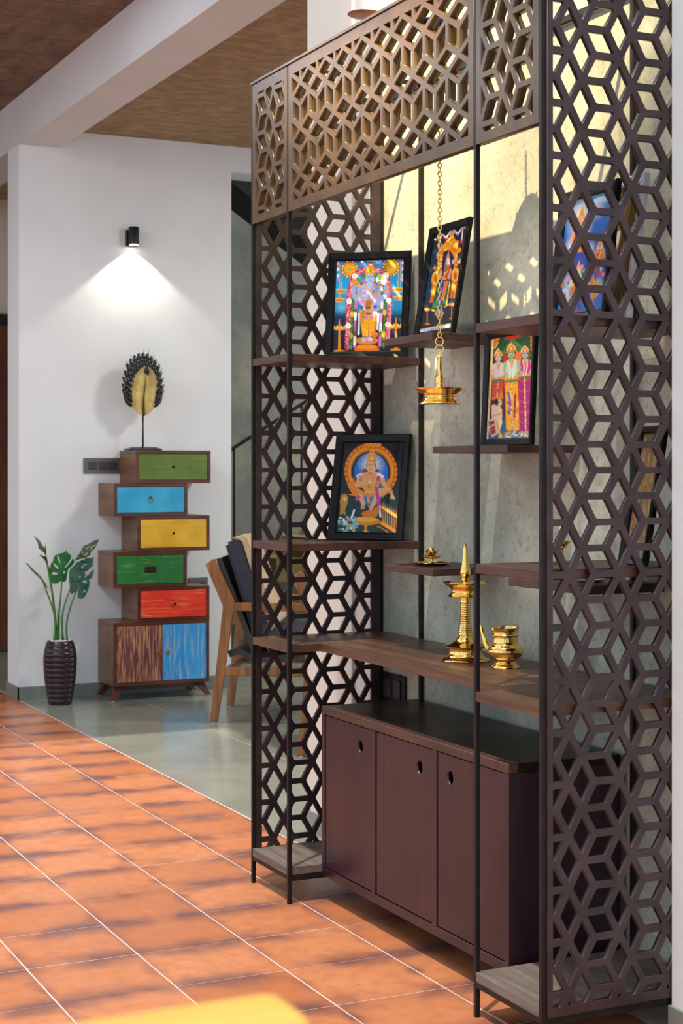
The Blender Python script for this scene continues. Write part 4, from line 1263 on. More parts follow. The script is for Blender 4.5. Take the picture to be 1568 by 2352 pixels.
# tray with lotus lamp
tr = tag(obj('tray', lathe(bmesh.new(), [(0, 0), (0.034, 0), (0.044, 0.003), (0.0485, 0.0075), (0.0495, 0.0078), (0.048, 0.009), (0.043, 0.005), (0.033, 0.0025), (0, 0.0025)], n=56), MAT['brass'], None, 50), 'small round brass tray on the short lower wall shelf', 'tray')
tr.location = (0.530, 0.302, 0.940)
lo = thing('lotus_lamp', 'little brass lotus lamp standing on the round brass tray', 'oil lamp', (0.530, 0.302, 0.9425))
lo.scale = (1.4, 1.4, 1.4)
obj('stem', lathe(bmesh.new(), [(0, 0), (0.0075, 0), (0.006, 0.002), (0.003, 0.005), (0.003, 0.010), (0.0055, 0.012), (0, 0.013)], n=20), MAT['brass'], lo, 50)
def petal(l, w, up, base):
    bm = bmesh.new()
    rows = []
    for i in range(6):
        t = i / 5
        ww = w * math.sin(math.pi * min(0.98, 0.12 + 0.86 * t)) ** 0.8
        x = base + l * t
        z = up * t * t
        rows.append([bm.verts.new((x, ww * s, z + 0.25 * abs(s) * ww)) for s in (-1, -.5, 0, .5, 1)])
    for p, q in zip(rows[:-1], rows[1:]):
        for j in range(4):
            bm.faces.new((p[j], p[j + 1], q[j + 1], q[j]))
    bmesh.ops.solidify(bm, geom=bm.faces[:], thickness=0.0006)
    return bm
pm = obj('petal', petal(0.0185, 0.0075, 0.006, 0.003), MAT['brass'], lo, True)
pm.location = (0, 0, 0.011)
for i in range(1, 8):
    o = pm.copy()
    COL.objects.link(o)
    o.parent = lo
    o.rotation_euler = (0, 0, i * math.pi / 4)
qm = obj('bud_petal', petal(0.011, 0.006, 0.013, 0.002), MAT['brass'], lo, True)
qm.location = (0, 0, 0.0155)
for i in range(1, 6):
    o = qm.copy()
    COL.objects.link(o)
    o.parent = lo
    o.rotation_euler = (0, 0, i * math.pi / 3 + 0.3)
obj('cup', lathe(bmesh.new(), [(0, 0.014), (0.006, 0.015), (0.009, 0.020), (0.0085, 0.026), (0.006, 0.032), (0.004, 0.034), (0, 0.034)], n=20), MAT['brass'], lo, 60)

# small lamp behind the lattice, and a saucer beside it
sl = thing('small_oil_lamp', 'small slim brass oil lamp on the wall shelf behind the right lattice', 'oil lamp', (1.130, 0.318, 0.942))
obj('foot', lathe(bmesh.new(), [(0, 0), (0.034, 0), (0.035, 0.002), (0.024, 0.007), (0.014, 0.012), (0.009, 0.02), (0.0075, 0.03)], n=36), MAT['brass'], sl, 50)
obj('column', lathe(bmesh.new(), [(0.0075, 0.029), (0.009, 0.033), (0.0065, 0.037), (0.0085, 0.042), (0.006, 0.047), (0.008, 0.053), (0.006, 0.060), (0.007, 0.072)], n=24), MAT['brass'], sl, 50)
obj('bowl', lathe(bmesh.new(), [(0.007, 0.071), (0.018, 0.072), (0.015, 0.076), (0.019, 0.081), (0.026, 0.085), (0.026, 0.087), (0.018, 0.083), (0.005, 0.082)], n=36), MAT['brass'], sl, 50)
obj('finial', lathe(bmesh.new(), [(0.005, 0.081), (0.004, 0.088), (0.0075, 0.096), (0.0055, 0.107), (0.004, 0.120), (0.0015, 0.131), (0, 0.134)], n=20), MAT['brass'], sl, 50)
sc_ = tag(obj('saucer', lathe(bmesh.new(), [(0, 0), (0.02, 0), (0.032, 0.004), (0.034, 0.007), (0.031, 0.006), (0.019, 0.002), (0, 0.002)], n=36), MAT['silver'], None, 50), 'pale metal saucer beside the small brass lamp behind the right lattice', 'saucer')
sc_.location = (1.26, 0.31, 0.942)

# ================================================================ WALL FITTINGS
wl = thing('wall_light', 'lit black cylindrical wall light above the leaf sculpture', 'wall light', (UW, 0.925, 2.435))
obj('bracket', B(0, 0.020, -0.031, 0.031, -0.05, 0.035, 0.002), MAT['black'], wl)
obj('shade', lathe(bmesh.new(), [(0, 0.048), (0.026, 0.048), (0.0275, 0.046), (0.0275, -0.046), (0.0245, -0.046), (0.0245, -0.030), (0, -0.030)], c=(0.048, 0, 0), n=32), MAT['black'], wl, 40)
obj('lamp_disc', lathe(bmesh.new(), [(0, -0.0452), (0.0240, -0.0452), (0.0240, -0.0305), (0, -0.0305)], c=(0.048, 0, 0), n=32), MAT['lamp'], wl)
ld = bpy.data.lights.new('wall_light_beam', 'SPOT')
ld.energy = 22
ld.color = (1.0, 0.90, 0.72)
ld.spot_size = R(108)
ld.spot_blend = 0.25
ld.shadow_soft_size = 0.012
lo_ = bpy.data.objects.new('wall_light_beam', ld)
COL.objects.link(lo_)
lo_.parent = wl
lo_.location = (0.048, 0, -0.050)

ul = thing('uplight', 'shallow wooden dish uplight high on the white pier', 'wall light', (-0.035, 0.442, 2.563))
obj('dish', lathe(bmesh.new(), [(0, 0.0), (0.030, 0.001), (0.046, 0.005), (0.052, 0.009), (0.050, 0.011), (0.042, 0.008), (0.02, 0.005), (0, 0.004)], c=(0, -0.060, 0), n=36), MAT['chairwood'], ul, 60)
obj('bulb', ball(bmesh.new(), (0, -0.05, 0.03), 0.014, 2), MAT['lamp'], ul, True)
obj('arm', B(-0.012, 0.004, -0.03, 0, -0.004, 0.008, 0.001), MAT['brass_dull'], ul)
pd = bpy.data.lights.new('uplight_glow', 'POINT')
pd.energy = 1.2
pd.color = (1, 0.95, 0.85)
pd.shadow_soft_size = 0.015
po = bpy.data.objects.new('uplight_glow', pd)
COL.objects.link(po)
po.parent = ul
po.location = (0, -0.045, 0.07)

sp_ = thing('switch_plate', 'graphite switch plate with six rockers left of the drawer chest', 'switch', (UW, 0.7615, 1.215))
obj('plate', B(0, 0.009, -0.099, 0.099, -0.041, 0.041, 0.002), MAT['plate'], sp_)
for k in range(3):
    y0 = -0.069 + k * 0.055
    obj('surround', B(0.009, 0.0098, y0 - 0.003, y0 + 0.044, -0.022, 0.022), MAT['rocker'], sp_)
    for m in range(2):
        obj('rocker', B(0.0098, 0.013, y0 + m * 0.021, y0 + m * 0.021 + 0.0195, -0.019, 0.019, 0.001), MAT['rocker'], sp_)
so = thing('socket_plate', 'grey socket plate on the white wall behind the chest and chair', 'socket', (UW, 1.305, 0.565))
obj('plate', B(0, 0.009, -0.056, 0.056, -0.041, 0.041, 0.002), MAT['plate'], so)
for k in range(2):
    obj('socket', B(0.009, 0.0115, -0.04 + k * 0.045, -0.005 + k * 0.045, -0.016, 0.018, 0.001), MAT['rocker'], so)
s2 = thing('socket_plate', 'black socket plate on the concrete wall under the counter', 'socket', (0.075, 0.43, 0.545))
obj('plate', B(-0.075, 0.075, -0.009, 0, -0.045, 0.045, 0.002), MAT['black'], s2)
obj('socket', B(-0.055, -0.012, -0.012, -0.009, -0.028, 0.028, 0.001), MAT['rocker'], s2)
obj('switch', B(0.012, 0.05, -0.013, -0.009, -0.028, 0.028, 0.001), MAT['rocker'], s2)

fl_ = thing('added_floodlight', 'warm floodlight put in high up out of view to warm the concrete wall', 'added_floodlight', (3.07, -4.30, 7.4))  # lamp added out of view for the warm light on the concrete
aim = Vector((0.80, 0.3, 2.66)) - Vector((3.07, -4.15, 7.4))
hd = lathe(bmesh.new(), [(0, -0.10), (0.05, -0.10), (0.075, 0.0), (0.085, 0.06), (0.08, 0.06), (0.07, 0.0), (0, 0.0)], n=28)
bmesh.ops.rotate(hd, verts=hd.verts, cent=(0, 0, 0), matrix=aim.to_track_quat('Z', 'Y').to_matrix())
bmesh.ops.translate(hd, verts=hd.verts, vec=(0, 0.15, 0))
obj('housing', hd, MAT['black'], fl_, 40)
obj('bracket', B(-0.02, 0.02, -0.10, 0.12, -0.02, 0.02, 0.002), MAT['black'], fl_)
fd = bpy.data.lights.new('added_flood_beam', 'SPOT')
fd.energy = 8200
fd.color = (1.0, 0.74, 0.38)
fd.spot_size = R(13)
fd.spot_blend = 0.5
fd.shadow_soft_size = 0.03
fo = bpy.data.objects.new('added_flood_beam', fd)
COL.objects.link(fo)
fo.parent = fl_
fo.location = Vector((0, 0.15, 0)) + aim.normalized() * 0.09
fo.rotation_euler = aim.to_track_quat('-Z', 'Y').to_euler()

def added_panel_light(label, x, y, z, size, watts, col):  # unseen lamps added to brighten the rooms and the stair hall
    t = thing('added_ceiling_light', label, 'ceiling light', (x, y, z), 0, 'added fill lights')
    obj('rim', lathe(bmesh.new(), [(size * .52, 0), (size * .52, -0.018), (size * .48, -0.018), (size * .48, -0.004)], n=40), MAT['black'], t, 40)
    obj('diffuser', lathe(bmesh.new(), [(0, -0.006), (size * .48, -0.006), (size * .48, -0.003), (0, -0.003)], n=40), emit('added_light_diffuser', col + (1,), 6), t)
    a_ = bpy.data.lights.new('added_ceiling_glow', 'AREA')
    a_.shape = 'DISK'
    a_.size = size
    a_.energy = watts
    a_.color = col
    ao = bpy.data.objects.new('added_ceiling_glow', a_)
    COL.objects.link(ao)
    ao.parent = t
    ao.location = (0, 0, -0.02)
added_panel_light('added flat round fill light in the front ceiling, out in front of the white end wall', -2.4, -1.6, 3.13, 1.1, 32, (0.95, 0.97, 1.0))
added_panel_light('added flat round fill light in the rear ceiling, above the armchairs', -1.7, 2.4, 2.971, 0.5, 55, (1.0, 0.93, 0.82))
added_panel_light('added flat round fill light above the stair hall', -4.6, 3.6, 2.6, 0.3, 55, (1.0, 0.90, 0.74))

# ================================================================ DRAWER CHEST
MAT['p_olive'] = distressed('olive_green_paint', S(84, 112, 34), S(100, 124, 44), S(66, 84, 30), 'y', 0.50, 0.75, 4)
MAT['p_cyan'] = distressed('cyan_paint', S(30, 150, 198), S(52, 172, 210), S(96, 170, 190), 'y', 0.55, 0.85, 4)
MAT['p_yellow'] = distressed('yellow_paint', S(206, 158, 22), S(222, 176, 44), S(150, 110, 34), 'y', 0.54, 0.8, 4)
MAT['p_green'] = distressed('green_paint', S(22, 104, 44), S(30, 120, 54), S(140, 160, 78), 'y', 0.56, 0.72, 7)
MAT['p_red'] = distressed('red_paint', S(214, 34, 26), S(226, 60, 30), S(232, 150, 84), 'y', 0.52, 0.72, 6)
MAT['p_plum'] = distressed('plum_paint', S(92, 42, 54), S(104, 54, 56), S(190, 136, 96), 'z', 0.44, 0.62, 8)
MAT['p_blue'] = distressed('blue_paint', S(26, 142, 218), S(54, 156, 220), S(160, 180, 186), 'z', 0.48, 0.66, 6)

ch = thing('drawer_chest', 'zigzag chest of drawers with multicoloured painted fronts on splayed legs', 'chest of drawers', (-3.786, 1.005, 0))
UF = 0.134   # front face, local x
UB = -0.134 + 0.004
W_ = 0.017
def carcass(y0, y1, z0, z1, name='drawer_box', bottom=True):
    bm = bmesh.new()
    for a in ((UB, UF, y0, y1, z1 - W_, z1), (UB, UF, y0, y1, z0, z0 + W_), (UB, UF - .002, y0, y0 + .0005 + W_, z0 + W_, z1 - W_), (UB, UF - .002, y1 - W_, y1, z0 + W_, z1 - W_), (UB, UB + 0.01, y0 + W_, y1 - W_, z0 + W_, z1 - W_)):
        box(bm, *a, 0.0008)
    c = obj(name, bm, MAT['chestwood'], ch)
    # front edging in the redder wood
    bm = bmesh.new()
    for a in ((y0, y1, z1 - W_, z1), (y0, y1, z0, z0 + W_), (y0, y0 + W_, z0 + W_, z1 - W_), (y1 - W_, y1, z0 + W_, z1 - W_)):
        box(bm, UF - 0.001, UF + 0.003, a[0], a[1], a[2], a[3], 0.0006)
    obj('front_edging', bm, MAT['chestframe'], c)
    return c
def front(y0, y1, z0, z1, mat, name='drawer', hole=None):
    lp = [[(y0, z0), (y1, z0), (y1, z1), (y0, z1)]]
    if hole:
        lp.append([(hole[0] + hole[2] * math.cos(t * math.pi / 10), hole[1] + hole[2] * math.sin(t * math.pi / 10)) for t in range(20)])
    me = curve_mesh(lp, 0.007)
    me.transform(Matrix(((0, 0, 1, UF - 0.006), (1, 0, 0, 0), (0, 1, 0, 0), (0, 0, 0, 1))))
    return finish(name, me, mat, ch)
def ring_pull(y, z, parent, r=0.010):
    bm = bmesh.new()
    lathe(bm, [(0.0085, 0), (0.0085, 0.0015), (0.005, 0.004), (0.0035, 0.007), (0, 0.0075)], n=18)
    bmesh.ops.rotate(bm, verts=bm.verts, cent=(0, 0, 0), matrix=Matrix.Rotation(R(90), 3, 'Y'))
    bmesh.ops.translate(bm, verts=bm.verts, vec=(UF + 0.001, y, z))
    obj('rosette', bm, MAT['brass_dull'], parent, True)
    obj('ring', tube(bmesh.new(), circle_pts((UF + 0.0065, y + .001, z - r * .95), r, 'x', 24), 0.0013, 8, closed=True), MAT['brass_dull'], parent, True)
yc = lambda v: v - 1.005
boxes = [(0.871, 1.269, 0.4045, 0.583, 'p_red'), (0.742, 1.143, 0.5835, 0.768, 'p_green'), (0.871, 1.270, 0.7685, 0.953, 'p_yellow'), (0.744, 1.146, 0.9535, 1.122, 'p_cyan'), (0.862, 1.275, 1.1225, 1.294, 'p_olive')]
for i, (a, b, z0, z1, mk) in enumerate(boxes):
    a, b = yc(a), yc(b)
    carcass(a, b, z0, z1)
    ym, zm = (a + b) / 2, (z0 + z1) / 2
    hole = (ym, zm, 0.0075) if mk in ('p_olive', 'p_yellow') else None
    f = front(a + W_ + .002, b - W_ - .002, z0 + W_ + .002, z1 - W_ - .002, MAT[mk], hole=hole)
    if mk == 'p_cyan':
        ring_pull(ym - .002, zm + 0.012, f, 0.0125)
    if mk == 'p_red':
        bm = lathe(bmesh.new(), [(0.004, 0), (0.004, 0.006), (0.0085, 0.010), (0.0085, 0.014), (0.004, 0.017), (0, 0.0175)], n=20)
        bmesh.ops.rotate(bm, verts=bm.verts, cent=(0, 0, 0), matrix=Matrix.Rotation(R(90), 3, 'Y'))
        bmesh.ops.translate(bm, verts=bm.verts, vec=(UF, ym + .004, zm))
        obj('knob', bm, MAT['iron'], f, True)
    if mk == 'p_green':
        obj('handle_plate', B(UF, UF + 0.003, ym - 0.032, ym + 0.032, zm - 0.017, zm + 0.015, 0.001), MAT['iron'], f)
        obj('bail', tube(bmesh.new(), [(UF + .006, ym - .024, zm + .008), (UF + .008, ym - .022, zm - .008), (UF + .008, ym + .022, zm - .008), (UF + .006, ym + .024, zm + .008)], 0.002, 8), MAT['iron'], f, True)
a, b = yc(0.742), yc(1.268)
carcass(a, b, 0.076, 0.404, 'base_box')
f = front(a + W_ + .002, -0.0015 + .005, 0.076 + W_ + .002, 0.404 - W_ - .002, MAT['p_plum'], 'door')
ring_pull(-0.022, 0.245, f, 0.0095)
f = front(0.0065, b - W_ - .002, 0.076 + W_ + .002, 0.404 - W_ - .002, MAT['p_blue'], 'door')
ring_pull(0.032, 0.245, f, 0.0095)
obj('apron', B(-0.10, 0.10, a + 0.05, b - 0.05, 0.052, 0.077, 0.001), MAT['chestframe'], ch)
for sx in (-1, 1):
    for sy in (-1, 1):
        bm = bmesh.new()
        xt, yt = 0.092 * sx, sy * 0.215
        xb, yb_ = (0.122 if sx > 0 else -0.112), sy * 0.262
        top = [(xt - .018, yt - .026), (xt + .018, yt - .026), (xt + .018, yt + .026), (xt - .018, yt + .026)]
        bot = [(xb - .010, yb_ - .012), (xb + .010, yb_ - .012), (xb + .010, yb_ + .012), (xb - .010, yb_ + .012)]
        A = [bm.verts.new((p[0], p[1], 0.0765)) for p in top]
        Bv = [bm.verts.new((p[0], p[1], 0.004)) for p in bot]
        bm.faces.new(A)
        bm.faces.new(Bv[::-1])
        for i in range(4):
            bm.faces.new((A[i], Bv[i], Bv[(i + 1) % 4], A[(i + 1) % 4]))
        lg = obj('leg', bm, MAT['chestframe'], ch)
        obj('foot_pad', lathe(bmesh.new(), [(0, 0), (0.008, 0), (0.008, 0.0045), (0, 0.0045)], c=(xb, yb_, 0), n=12), MAT['pad'], lg)

# ================================================================ LEAF SCULPTURE
ls = thing('leaf_sculpture', 'gold leaf sculpture with black feathered edge on a thin rod, on top of the chest', 'sculpture', (-3.78, 0.945, 1.294))
bm = bmesh.new()
for z0, z1, w0, w1 in ((0, 0.010, 0.090, 0.090), (0.010, 0.019, 0.086, 0.064)):
    A = [bm.verts.new((sx * (w0 - .045), sy * w0, z0)) for sx, sy in ((-1, -1), (1, -1), (1, 1), (-1, 1))]
    Bv = [bm.verts.new((sx * (w1 - .045), sy * w1, z1)) for sx, sy in ((-1, -1), (1, -1), (1, 1), (-1, 1))]
    bm.faces.new(A)
    bm.faces.new(Bv)
    for i in range(4):
        bm.faces.new((A[i], A[(i + 1) % 4], Bv[(i + 1) % 4], Bv[i]))
obj('base', bm, MAT['blackgloss'], ls)
obj('rod', tube(bmesh.new(), [(0, 0, 0.018), (0, 0, 0.20)], 0.0045, 10), MAT['blackgloss'], ls, True)
def midx(t):
    return 0.012 * t - 0.006 * math.sin(t * math.pi * 1.6) * 1.0
z0, Hh = 0.186, 0.262
def half(sgn):
    bm = bmesh.new()
    n, m = 250, 9
    rows = []
    for i in range(n + 1):
        t = i / n
        w = 0.0795 * float(np.interp(t, [0, .04, .1, .25, .5, .69, .83, .93, 1], [.22, .42, .64, .88, 1, .95, .76, .52, .2]))
        row = []
        for j in range(m + 1):
            s = j / m
            ridge = 0.0011 * math.sin(t * 84 * math.pi + s * 3.0) * (0.4 + s)
            y = midx(t) * (1 - s * .4) + sgn * w * s * (1 + 0.01 * math.sin(t * 84 * math.pi))
            x = 0.006 + 0.022 * math.sin(s * math.pi * 0.62) - 0.016 * s * s + ridge
            z = z0 + Hh * t + 0.022 * s * (1 - t) * t * 2 - 0.010 * s * s * t
            row.append(bm.verts.new((x, y, z)))
        rows.append(row)
    for p, q in zip(rows[:-1], rows[1:]):
        for j in range(m):
            bm.faces.new((p[j], p[j + 1], q[j + 1], q[j]))
    bmesh.ops.solidify(bm, geom=bm.faces[:], thickness=0.002)
    return bm
obj('gold_leaf', half(-1), MAT['gold'], ls, True)
obj('gold_leaf', half(1), MAT['gold'], ls, True)
obj('midrib', tube(bmesh.new(), [(0.016 + 0.004 * math.sin(math.pi * t), midx(t), z0 + Hh * t - .004) for t in [i * 0.78 / 16 for i in range(17)]], [0.0062 - 0.0052 * i / 16 for i in range(17)], 8), MAT['blackgloss'], ls, True)
random.seed(5)
cz = z0 + Hh * 0.46
nf = 19
for row in range(3):
    for i in range(nf):
        a = R(-112 + 224 * i / (nf - 1)) + (R(6) if row == 1 else 0)      # from straight up
        if row and abs(a) > R(112):
            continue
        ry, rz = (0.090, 0.140)
        sh = (1.0, 0.9, 0.82)[row]
        y, z = ry * sh * math.sin(a), cz + rz * (1.12 if abs(a) < R(80) else 1) * sh * math.cos(a) + 0.004
        l = (0.050, 0.040, 0.036)[row] * (1.05 if abs(a) < R(60) else (0.9 if abs(a) < R(100) else 0.75))
        w = (0.0150, 0.0100, 0.0085)[row]
        ang = max(-R(38), min(R(38), a * 0.52))
        bm = ball(bmesh.new(), (0, 0, 0), 1, 2)
        for v in bm.verts:
            taper = 1.0 - 0.35 * max(0, v.co.z) if abs(a) > R(70) else 1.0
            v.co = Vector((v.co.x * 0.0055, v.co.y * w * taper, v.co.z * l))
        o = obj('feather', bm, MAT['blackgloss'], ls, True)
        o.location = (0.002 + 0.005 * row, y, z)
        o.rotation_euler = (-ang, 0, 0)
for a in (-62, -48, -34, 2, 16, 32, 48, 60):
    t = R(a)
    y, z = 0.092 * math.sin(t), cz + 0.182 * math.cos(t)
    obj('quill', tube(bmesh.new(), [(0, y, z), (0, y + 0.048 * math.sin(t * .6), z + 0.048 * math.cos(t * .6))], 0.0011, 6), MAT['iron'], ls)

# ================================================================ POTTED PLANT
pl = thing('potted_plant', 'artificial monstera in a dark ribbed vase beside the drawer chest', 'potted plant', (-3.695, 0.474, 0))
vp = [(0, 0), (0.056, 0), (0.058, 0.004)]
nb = 12
def vr(t):
    return 0.058 + (0.0845 - 0.058) * math.sin(min(1, t * 1.42) * math.pi / 2) - 0.020 * max(0, (t - 0.70) / 0.30) ** 2
for i in range(nb):
    ta, tb = 0.012 + i * 0.982 / nb, 0.012 + (i + 1) * 0.982 / nb
    za, zb = ta * 0.325, tb * 0.325
    vp += [(vr(ta) - 0.0012, za), (vr(ta), za + 0.001), ((vr(ta) + vr(tb)) / 2 + 0.0007, (za + zb) / 2), (vr(tb), zb - 0.001), (vr(tb) - 0.0012, zb)]
vp += [(vr(1) - 0.006, 0.324), (vr(1) - 0.010, 0.318), (vr(1) - 0.011, 0.29), (0, 0.29)]
obj('vase', lathe(bmesh.new(), vp, n=48), MAT['vase'], pl, 60)
random.seed(2)
bm = bmesh.new()
for i in range(70):
    a, r = random.uniform(0, 6.28), 0.050 * math.sqrt(random.random())
    ball(bm, (r * math.cos(a), r * math.sin(a), 0.3155 + random.uniform(0, 0.009)), random.uniform(0.005, 0.0085), 1, (1.2, 1, 0.75))
o = obj('pebbles', bm, MAT['pebble'], pl, True)
o['kind'] = 'stuff'
KY, KZ = 0.00228 / 5.6, 0.00222 / 5.6
def LP(x, y):
    return ((x - 487) * KY, 0.321 + (1411 - y) * KZ)
def leaf(pts, holes, mat, parent, x0, bend=0.0, wave=0.0, tilt=0.0):
    loops = [[LP(*p) for p in [(q.x, q.y) for q in catmull([(a, b, 0) for a, b in pts] + [(pts[0][0], pts[0][1], 0)], 3)][:-1]]]
    for cx, cy, rx, ry, ro in holes:
        loops.append([LP(cx + rx * math.cos(t) * math.cos(ro) - ry * math.sin(t) * math.sin(ro), cy + rx * math.cos(t) * math.sin(ro) + ry * math.sin(t) * math.cos(ro)) for t in [i * math.pi / 7 for i in range(14)]])
    me = curve_mesh(loops, 0.0008)
    bm = bmesh.new()
    bm.from_mesh(me)
    bmesh.ops.triangulate(bm, faces=bm.faces[:])
    es = [e for e in bm.edges if e.calc_length() > 0.02]
    bmesh.ops.subdivide_edges(bm, edges=es, cuts=2)
    bmesh.ops.triangulate(bm, faces=bm.faces[:])
    ys = [v.co.x for v in bm.verts]
    zs = [v.co.y for v in bm.verts]
    ym, zm = sum(ys) / len(ys), sum(zs) / len(zs)
    for v in bm.verts:
        y, z, th = v.co.x, v.co.y, v.co.z
        d = y - ym
        v.co = Vector((x0 + th - bend * abs(d) + wave * math.sin((y + z) * 160) + tilt * (z - zm), y, z))
    bm.to_mesh(me)
    bm.free()
    return finish('leaf', me, mat, parent, 40)
def stem(pts, x0, x1, r0=0.0052, r1=0.0036):
    n = len(pts) - 1
    p3 = []
    for i, p in enumerate(pts):
        y, z = LP(*p)
        p3.append((x0 + (x1 - x0) * i / n, y, z))
    c = catmull(p3, 6)
    return obj('stem', tube(bmesh.new(), c, [r0 + (r1 - r0) * i / (len(c) - 1) for i in range(len(c))], 9), MAT['stem'], pl, True)
s = stem([(405, 1395), (415, 1130), (360, 930), (270, 690)], 0.01, 0.03)
leaf([(45, 395), (78, 408), (130, 468), (195, 540), (252, 600), (312, 682), (322, 722), (272, 700), (255, 650), (200, 580), (120, 492), (82, 432)], [], MAT['leafolive'], s, 0.03, 0.6, 0.003)
s = stem([(450, 1395), (430, 1100), (390, 760), (330, 430)], -0.01, -0.01, 0.0075, 0.0042)
leaf([(185, 60), (240, 105), (270, 165), (298, 212), (308, 168), (322, 220), (325, 300), (345, 385), (362, 440), (385, 490), (398, 560), (378, 540), (348, 462), (318, 400), (296, 360), (242, 297), (298, 322), (300, 282), (242, 222), (228, 165)], [], MAT['leafolive'], s, -0.01, 0.8, 0.004)
s = stem([(470, 1395), (480, 1050), (510, 780), (525, 600)], 0.0, -0.02)
leaf([(525, 640), (470, 676), (410, 668), (381, 610), (382, 560), (377, 500), (385, 420), (412, 385), (415, 340), (440, 308), (480, 290), (545, 275), (571, 247), (586, 275), (625, 300), (643, 345), (600, 415), (562, 468), (590, 462), (640, 400), (665, 358), (686, 400), (660, 450), (615, 490), (600, 560), (588, 640), (560, 660), (535, 650)],
     [(437, 546, 38, 17, 0.1), (452, 452, 48, 13, 0.85), (482, 362, 60, 10, 1.25), (558, 535, 14, 16, 0), (558, 402, 6, 9, .4)], MAT['leaf'], s, -0.02, 0.10, 0.001, 0.15)
s = stem([(500, 1395), (505, 1080), (545, 900), (610, 720), (690, 400)], 0.02, 0.02, 0.0048, 0.003)
leaf([(680, 388), (704, 345), (760, 250), (786, 195), (850, 165), (890, 145), (920, 126), (985, 120), (1002, 103), (986, 150), (962, 190), (935, 235), (885, 268), (862, 310), (812, 345), (750, 362)], [(905, 205, 58, 8, -0.62), (845, 205, 40, 6, -0.8), (810, 300, 36, 6, -.7), (768, 285, 6, 10, .4)], MAT['leafolive'], s, 0.02, 0.5, 0.003)
s = stem([(555, 1400), (545, 1180), (600, 930), (680, 715)], 0.03, 0.055)
leaf([(690, 705), (650, 760), (610, 794), (588, 795), (582, 700), (580, 560), (600, 490), (650, 440), (690, 400), (760, 370), (830, 345), (880, 355), (906, 341), (906, 400), (900, 440), (870, 470), (800, 520), (774, 560), (800, 574), (860, 532), (906, 489), (896, 545), (870, 600), (830, 625), (830, 680), (800, 760), (740, 846), (690, 862), (665, 840), (672, 770)],
     [(763, 648, 30, 18, -0.2), (745, 465, 9, 18, .3), (708, 585, 10, 14, .3)], MAT['leafdark'], s, 0.055, 0.35, 0.002, -0.25)
stem([(455, 1395), (458, 1200), (452, 1000)], 0.0, 0.0, 0.005, 0.0008)
stem([(525, 1395), (500, 1230), (485, 1085)], 0.012, 0.012, 0.0048, 0.0008)

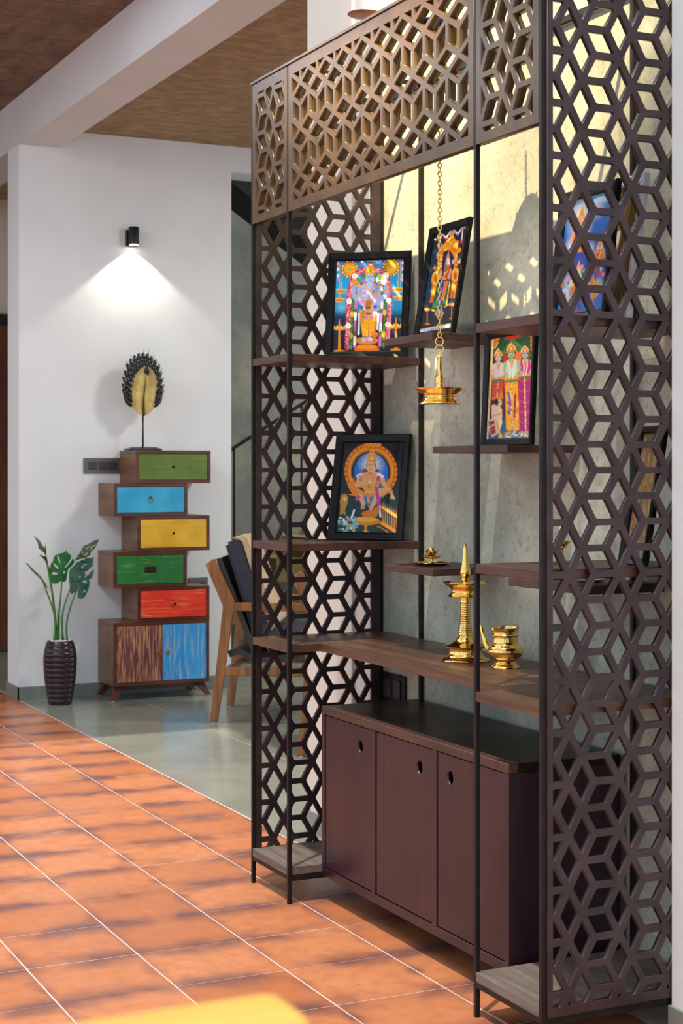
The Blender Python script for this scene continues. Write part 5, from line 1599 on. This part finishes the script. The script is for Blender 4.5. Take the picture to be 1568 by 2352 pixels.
# ================================================================ ARMCHAIRS
def armchair(label, loc, rotz):
    t = thing('armchair', label, 'armchair', loc, rotz, 'teak armchairs beyond the display unit')
    W = 0.557
    ft = 0.032
    for y in (0, W - ft):
        bm = bmesh.new()
        prism(bm, [(-0.014, 0.006), (0.023, 0.006), (0.097, 0.527), (0.104, 0.572), (0.007, 0.776), (-0.035, 0.749), (0.052, 0.553)], 'y', y, y + ft)
        bmesh.ops.bevel(bm, geom=bm.edges[:], offset=0.003, segments=1, affect='EDGES')
        l = obj('rear_leg', bm, MAT['chairwood'], t)
        obj('foot_pad', lathe(bmesh.new(), [(0, 0), (0.010, 0), (0.010, 0.0065), (0, 0.0065)], c=(0.004, y + ft / 2, 0), n=14), MAT['pad'], l)
        bm = prism(bmesh.new(), [(0.418, 0.006), (0.450, 0.006), (0.492, 0.529), (0.448, 0.529)], 'y', y, y + ft)
        bmesh.ops.bevel(bm, geom=bm.edges[:], offset=0.003, segments=1, affect='EDGES')
        l = obj('front_leg', bm, MAT['chairwood'], t)
        obj('foot_pad', lathe(bmesh.new(), [(0, 0), (0.010, 0), (0.010, 0.0065), (0, 0.0065)], c=(0.434, y + ft / 2, 0), n=14), MAT['pad'], l)
        obj('armrest', B(0.098, 0.51, y - 0.004, y + ft + 0.004, 0.529, 0.568, 0.004), MAT['chairwood'], t)
        obj('seat_rail', B(0.052, 0.440, y + 0.003, y + ft - 0.003, 0.224, 0.265, 0.003), MAT['chairwood'], t)
    for x, z in ((0.07, 0.245), (0.44, 0.245)):
        obj('cross_rail', B(x - 0.012, x + 0.012, ft, W - ft, z - 0.018, z + 0.018, 0.003), MAT['chairwood'], t)
    def sheet(pts, th):
        up = [(p[0], p[1]) for p in pts]
        n = []
        for i, p in enumerate(pts):
            a, b = pts[max(0, i - 1)], pts[min(len(pts) - 1, i + 1)]
            d = math.hypot(b[0] - a[0], b[1] - a[1])
            n.append((p[0] + (b[1] - a[1]) / d * th, p[1] - (b[0] - a[0]) / d * th))
        return prism(bmesh.new(), up + n[::-1], 'y', ft + 0.002, W - ft - 0.002)
    sp = [(p.x, p.z) for p in catmull([(0.066, 0, 0.335), (0.118, 0, 0.352), (0.20, 0, 0.318), (0.33, 0, 0.322), (0.47, 0, 0.352)], 6)]
    obj('seat', sheet(sp, 0.030), MAT['sling'], t, 30)
    obj('back_panel', prism(bmesh.new(), [(0.012, 0.772), (0.036, 0.778), (0.205, 0.345), (0.180, 0.335)], 'y', ft + 0.002, W - ft - 0.002), MAT['sling'], t)
    bm = prism(bmesh.new(), [(0.050, 0.848), (0.135, 0.866), (0.275, 0.44), (0.185, 0.40)], 'y', 0.045, W - 0.045)
    bmesh.ops.bevel(bm, geom=bm.edges[:], offset=0.014, segments=3, affect='EDGES')
    obj('back_cushion', bm, MAT['leather'], t, 40)
    bm = prism(bmesh.new(), [(0.080, 0.872), (0.150, 0.882), (0.300, 0.47), (0.262, 0.42), (0.138, 0.858)], 'y', 0.055, W - 0.055)
    bmesh.ops.bevel(bm, geom=bm.edges[:], offset=0.006, segments=2, affect='EDGES')
    obj('cushion_front', bm, MAT['beige'], t, 40)
    bm = B(0.19, 0.50, 0.045, W - 0.045, 0.352, 0.435, 0.016, 3)
    obj('seat_cushion', bm, MAT['leather'], t, 40)
    return t
armchair('teak armchair with navy cushions near the drawer chest, seen from its side', (-2.771, 0.947, 0), R(60))
armchair('teak armchair half hidden behind the left lattice and the white pier', (-1.79, 0.955, 0), R(60))

# ================================================================ YELLOW CHAIR IN THE NEAR FOREGROUND
yx = thing('yellow_chair', 'blurred yellow chair back right in front at the bottom edge', 'chair', (3.50, -1.62, 0))
obj('backrest', B(-0.010, 0.045, -0.20, 0.192, 0.60, 0.910, 0.012, 3), MAT['yellow'], yx, 40)
obj('seat', B(-0.40, 0.0, -0.20, 0.20, 0.42, 0.455, 0.010, 2), MAT['yellow'], yx, 40)
for sx, sy in ((-0.36, -0.17), (-0.36, 0.17)):
    obj('leg', B(sx - 0.016, sx + 0.016, sy - 0.016, sy + 0.016, 0, 0.421, 0.003), MAT['chairwood'], yx)
for sy in (-0.17, 0.17):
    obj('leg', B(0.001, 0.033, sy - 0.016, sy + 0.016, 0, 0.601, 0.003), MAT['chairwood'], yx)
